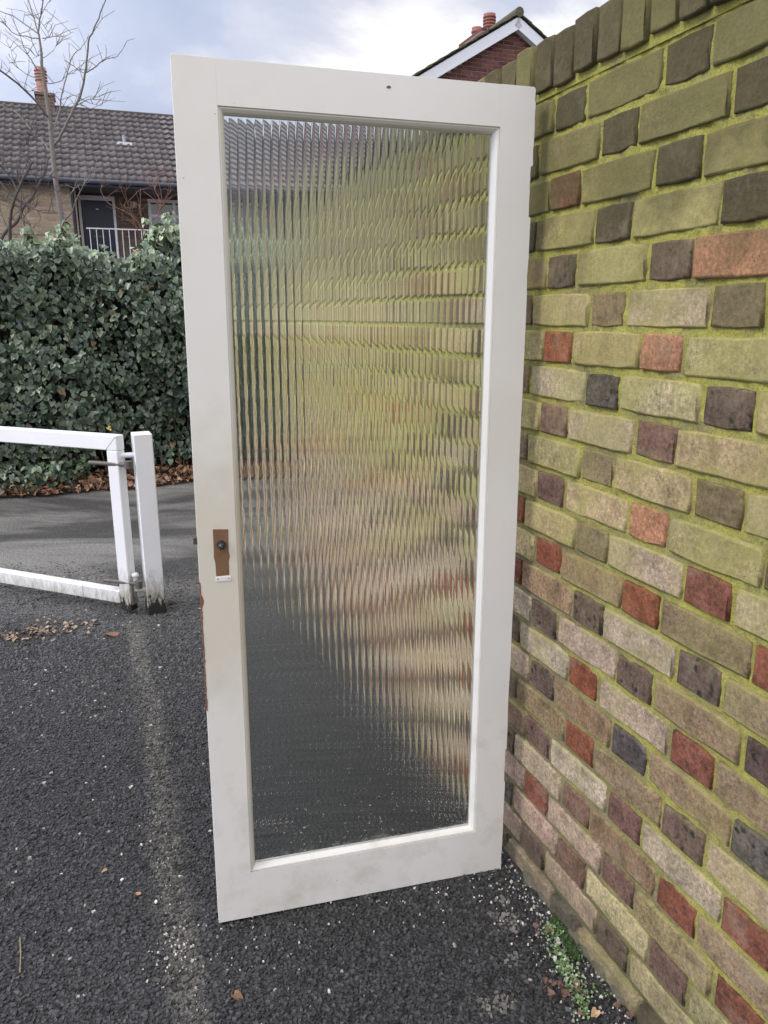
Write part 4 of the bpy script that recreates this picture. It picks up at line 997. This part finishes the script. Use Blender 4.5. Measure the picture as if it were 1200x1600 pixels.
m = MB(); m.add([(gx-2.02, GD+.012, 5.22), (gx+1.13, GD+.012, 5.22), (gx+1.13, GD+.012, gp0-.05-1.13*tanr), (gx, GD+.012, gp0-.05), (gx-2.02, GD+.012, gp0-.05-2.02*tanr)], [(0, 1, 2, 3, 4)])
m.build('brick_joints', simple('grey_joint', (.42, .37, .33), .95, .1, 20), gh)
# bargeboards, soffit, roof
ca, sa_ = math.cos(math.atan(tanr)), math.sin(math.atan(tanr))
M_barge = simple('barge_white', (.74, .76, .80), .4, .05, 8)
for sgn in (-1, 1):
    L = (hwid+.35)/ca; axd = Vector((sgn*ca, 0, -sa_)); nrm_ = Vector((sgn*sa_, 0, ca))
    m = MB(); m.bbox(Vector((gx, GD-.15, gzr-.03))+axd*(L/2+.01)-nrm_*.105, axd, Vector((0, 1, 0)), nrm_, L, .03, .19, .003); m.build('bargeboard', M_barge, gh)
    m = MB(); m.bbox(Vector((gx, GD-.065, gzr-.03))+axd*(L/2)-nrm_*.175, axd, Vector((0, 1, 0)), nrm_, L-.2, .135, .02, .003); m.build('soffit', M_barge, gh)
grf = empty('roof', (0, 0, 0), 0); grf.parent = gh
M_gt = tinted('gable_tile', .9, attr=False, var=.35, scale=14, bstr=.5, bdist=.01)
gtile = MB(); gtile.box(-.165, .165, -.18, .18, -.008, .014, .004); gtm = gtile.mesh('tile'); gtm.materials.append(M_gt)
for sgn in (-1, 1):
    L = (hwid+.4)/ca; axd = Vector((sgn*ca, 0, -sa_)); nrm_ = Vector((sgn*sa_, 0, ca))
    m = MB(); m.bbox(Vector((gx, GD+4.48, gzr-.015))+axd*(L/2), axd, Vector((0, 1, 0)), nrm_, L, 9.3, .03, .003); m.build('roof_slope', M_deck, grf)
    k_ = int(L/.27)
    for q in range(k_):
        for w_ in range(5):
            o = bpy.data.objects.new('tile', gtm); C.objects.link(o); o.parent = grf
            p_ = Vector((gx, GD-.04+.335*w_, gzr+.012))+axd*(q*.27+.14)+nrm_*.006
            Mx = Matrix.Identity(4); tilt = .05
            ax2 = (axd*math.cos(tilt)+nrm_*math.sin(tilt)).normalized(); nz2 = Vector((0, 1, 0)).cross(ax2) if sgn > 0 else ax2.cross(Vector((0, 1, 0)))
            yv = nz2.cross(ax2).normalized() if True else None
            # local x along the eaves direction, local y up-slope
            cols_ = (Vector((0, 1, 0)), ax2, Vector((0, 1, 0)).cross(ax2))
            for r_ in range(3): Mx[r_][0] = cols_[0][r_]; Mx[r_][1] = cols_[1][r_]; Mx[r_][2] = cols_[2][r_]; Mx[r_][3] = p_[r_]
            o.matrix_local = Mx; f = random.uniform(.7, 1.3); o.color = (.10*f, .088*f, .06*f, 1)
m = MB(); m.tube([(gx, GD-.20, gzr+.03), (gx, GD+9, gzr+.03)], .09, 10); m.build('ridge', simple('mossy_ridge', (.10, .095, .06), .95, .4, 20), grf)
gc_ = empty('chimney', (0, 0, 0), 0); gc_.parent = gh
m = MB(); m.box(gx-.28, gx+.28, GD+.85, GD+1.95, 6.6, 7.12); m.build('stack', M_rw, gc_)
M_clay2 = simple('red_clay', (.27, .10, .08), .7, .15, 20)
def pot2(c, r_, h_, rings):
    m = MB(); pr_ = [(r_, 0)]
    for q in range(rings): z0_ = h_*(.25+q*.7/rings); pr_ += [(r_, z0_), (r_*1.18, z0_+.004), (r_*1.18, z0_+h_*.3/rings), (r_*.98, z0_+h_*.32/rings)]
    pr_ += [(r_*1.1, h_*.98), (r_*.8, h_)]; m.lathe(c, pr_, 16); m.build('chimney_pot', M_clay2, gc_)
pot2((gx, GD+1.07, 7.12), .115, .34, 4); pot2((gx, GD+1.65, 7.12), .10, .27, 2)

# ================================================================== BARE TREES
M_bark = simple('bark', (.21, .185, .165), .9, .3, 30, bstr=.5, bdist=.004)
M_bark2 = simple('bark_dark', (.085, .07, .065), .9, .3, 30, bstr=.5, bdist=.004)
Z = 3.6375
def zp(x, y, D): return on_plane(x/Z, y/Z, D)
def smooth_poly(pts, sub=3):
    out = []
    for i in range(len(pts)-1):
        p0 = pts[max(i-1, 0)]; p1 = pts[i]; p2 = pts[i+1]; p3 = pts[min(i+2, len(pts)-1)]
        for s_ in range(sub):
            t = s_/sub; out.append(.5*((2*p1)+(-p0+p2)*t+(2*p0-5*p1+4*p2-p3)*t*t+(-p0+3*p1-3*p2+p3)*t**3))
    out.append(pts[-1]); return out
def limb(parent, zpts, r0, r1, D0_, D1_, name, mat, tw=None, twn=0):
    n = len(zpts); pts = [zp(x, y, D0_+(D1_-D0_)*i/(n-1)) for i, (x, y) in enumerate(zpts)]
    r0 *= .62; r1 *= .55; pts = smooth_poly(pts); rad = [r0+(r1-r0)*i/(len(pts)-1) for i in range(len(pts))]
    # slight knottiness
    pts = [p+Vector((random.gauss(0, .002), random.gauss(0, .006), random.gauss(0, .002))) for p in pts]
    m = MB(); m.tube(pts, rad, 7); m.build(name, mat, parent)
    if tw is not None:
        for q in range(twn):
            i = random.randrange(len(pts)//4, len(pts)); p = pts[i]; t = (pts[min(i+1, len(pts)-1)]-pts[max(0, i-1)]).normalized()
            d_ = (t*random.uniform(.2, .8)+Vector((random.gauss(0, .7), random.gauss(0, .6), random.uniform(-.1, .9)))).normalized()
            L = random.uniform(.08, .34); b = d_*L; mid = p+b*.5+Vector((random.gauss(0, .015), random.gauss(0, .02), random.uniform(0, .03)))
            tw.tube([p, mid, p+b], [.0034, .0026, .0016], 4)
            if random.random() < .5:
                d2 = (d_+Vector((random.gauss(0, .6), random.gauss(0, .6), random.gauss(.2, .4)))).normalized(); tw.tube([mid, mid+d2*L*.45], [.0024, .0015], 4)
TD = 9.4
tb = on_plane(370/Z, 1370/Z, TD)
tree = empty('bare_tree', (0, 0, 0), 0, label='slim bare tree with upswept branches, rising behind the ivy hedge before the chimney', cat='tree')
tw = MB()
trunk = [(372, 1500), (365, 1370), (345, 1200), (320, 1050), (300, 870), (285, 700), (265, 560), (240, 400), (235, 300), (220, 190)]
b0 = on_plane(376/Z, 1600/Z, TD)
m = MB(); pts = [zp(x, y, TD) for x, y in trunk]; pts = [Vector((b0.x+.05, b0.y, -.05)), Vector((b0.x+.02, b0.y, 1.2))]+pts; pts = smooth_poly(pts, 3)
m.tube(pts, [.038-.029*(i/(len(pts)-1))**1.2 for i in range(len(pts))], 9); m.build('trunk', M_bark, tree)
L_ = [([(220, 190), (195, 110), (175, 50), (150, -30)], .013, .007, .3), ([(220, 190), (226, 110), (240, 40), (252, -40)], .013, .008, -.2),
      ([(310, 820), (345, 770), (385, 690), (440, 580), (475, 470), (493, 340), (500, 240), (535, 160), (572, 70), (608, -30)], .026, .008, -.5),
      ([(493, 412), (550, 375), (600, 335), (660, 320), (708, 265)], .010, .004, -.8), ([(430, 602), (480, 575), (540, 555), (602, 530)], .009, .003, -.8),
      ([(480, 575), (530, 592), (577, 600)], .006, .003, -.4), ([(455, 595), (500, 615), (536, 636)], .006, .003, .3),
      ([(300, 760), (335, 640), (350, 540), (378, 430), (400, 350), (430, 300), (468, 262), (500, 215)], .015, .005, .5),
      ([(365, 340), (420, 378), (465, 410), (490, 412)], .006, .006, .2), ([(300, 530), (340, 570), (375, 630)], .006, .006, .2),
      ([(222, 192), (160, 150), (80, 95), (0, 62), (-40, 50)], .012, .006, .6), ([(225, 222), (150, 208), (80, 190), (40, 150), (8, 118)], .009, .004, -.5),
      ([(240, 218), (300, 208), (370, 205), (417, 180)], .008, .003, .5), ([(215, 400), (170, 330), (138, 270), (108, 190)], .009, .004, -.4),
      ([(238, 440), (190, 438), (148, 420), (98, 380), (52, 348)], .009, .004, .4), ([(100, 382), (75, 330), (60, 275)], .006, .003, .3),
      ([(272, 665), (200, 570), (100, 475), (0, 400), (-40, 370)], .020, .014, -.6), ([(285, 860), (240, 800), (170, 730), (100, 645), (40, 615), (-20, 585)], .012, .007, .5),
      ([(262, 472), (330, 468), (385, 425), (430, 415)], .008, .003, -.3), ([(245, 330), (300, 290), (322, 255)], .006, .003, .2), ([(245, 300), (205, 320), (175, 280)], .006, .003, -.2),
      ([(250, 235), (275, 200), (262, 165), (245, 145)], .005, .003, .2), ([(312, 885), (420, 880), (510, 875), (575, 860), (640, 868)], .008, .004, -.5), ([(318, 830), (420, 815), (500, 790), (555, 755)], .008, .003, .5),
      ([(368, 1250), (410, 1200), (445, 1110), (480, 1045), (510, 1005), (517, 955)], .013, .005, -.3), ([(480, 1045), (560, 960)], .006, .003, .2),
      ([(340, 1170), (390, 1110), (440, 1060), (470, 1050)], .008, .004, .3), ([(325, 640), (420, 600), (460, 560)], .006, .004, .3), ([(250, 480), (200, 500), (170, 520)], .006, .003, .3)]
for zz__, r0_, r1_, dd_ in L_: limb(tree, zz__, r0_, r1_, TD, TD+dd_, 'branch', M_bark, tw, 5)
o = tw.build('twigs', M_bark, tree); o['kind'] = 'stuff'
tree2 = empty('bare_tree', (0, 0, 0), 0, label='dark tangled bare shrub leaning in over the hedge at the left edge', cat='tree')
tw = MB(); T2 = 8.9
L2 = [([(-60, 1500), (20, 1330), (95, 1260), (130, 1185), (200, 1090), (250, 980), (278, 890)], .032, .012, .3), ([(60, 1500), (58, 1300), (62, 1200), (100, 1090), (150, 980), (185, 920)], .030, .012, -.3),
      ([(0, 1032), (60, 1100), (150, 1165), (240, 1205), (332, 1212)], .010, .006, -.3), ([(120, 1240), (125, 1120), (115, 1040), (150, 930)], .014, .006, .3),
      ([(-30, 905), (40, 985), (120, 1060), (200, 1065)], .010, .006, .2), ([(100, 1090), (60, 1010), (0, 965), (-40, 950)], .010, .006, .4), ([(130, 1180), (60, 1160), (-20, 1120)], .009, .006, .1),
      ([(200, 1090), (215, 1020), (260, 1010), (320, 1005)], .008, .004, -.2), ([(115, 1040), (60, 950), (0, 920)], .007, .004, .2), ([(150, 1165), (230, 1100), (330, 1085), (390, 1110)], .008, .004, -.2), ([(160, 1330), (130, 1250), (160, 1200), (200, 1170)], .008, .004, .2), ([(200, 1350), (170, 1280), (130, 1215)], .009, .005, .3),
      ([(120, 870), (160, 800), (200, 780)], .006, .003, .1), ([(150, 930), (130, 860), (150, 760), (205, 785)], .007, .003, .3)]
for zz__, r0_, r1_, dd_ in L2: limb(tree2, zz__, r0_, r1_, T2, T2+dd_, 'branch', M_bark2, tw, 9)
o = tw.build('twigs', M_bark2, tree2); o['kind'] = 'stuff'
tree3 = empty('bare_shrub', (0, 0, 0), 0, label='thin reddish bare shrub sticking up from the hedge before the balcony', cat='shrub')
tw = MB(); M_red = simple('red_twig', (.17, .085, .065), .85, .3, 30, bstr=0)
L3 = [([(860, 1420), (800, 1290), (740, 1220), (680, 1190), (610, 1150), (575, 1085), (580, 1060)], .012, .004, .2), ([(820, 1400), (770, 1280), (735, 1180), (715, 1100), (722, 1050)], .010, .003, -.2),
      ([(780, 1300), (740, 1260), (700, 1245)], .006, .003, .1), ([(860, 1350), (905, 1200), (915, 1100), (890, 1000)], .009, .003, .2), ([(905, 1200), (950, 1110), (985, 1070)], .006, .003, .2), ([(820, 1330), (800, 1200), (790, 1160)], .006, .003, .2), ([(915, 1150), (880, 1080), (870, 1040)], .005, .003, .2)]
for zz__, r0_, r1_, dd_ in L3: limb(tree3, zz__, r0_, r1_, 8.3, 8.3+dd_, 'branch', M_red, tw, 8)
o = tw.build('twigs', M_red, tree3); o['kind'] = 'stuff'
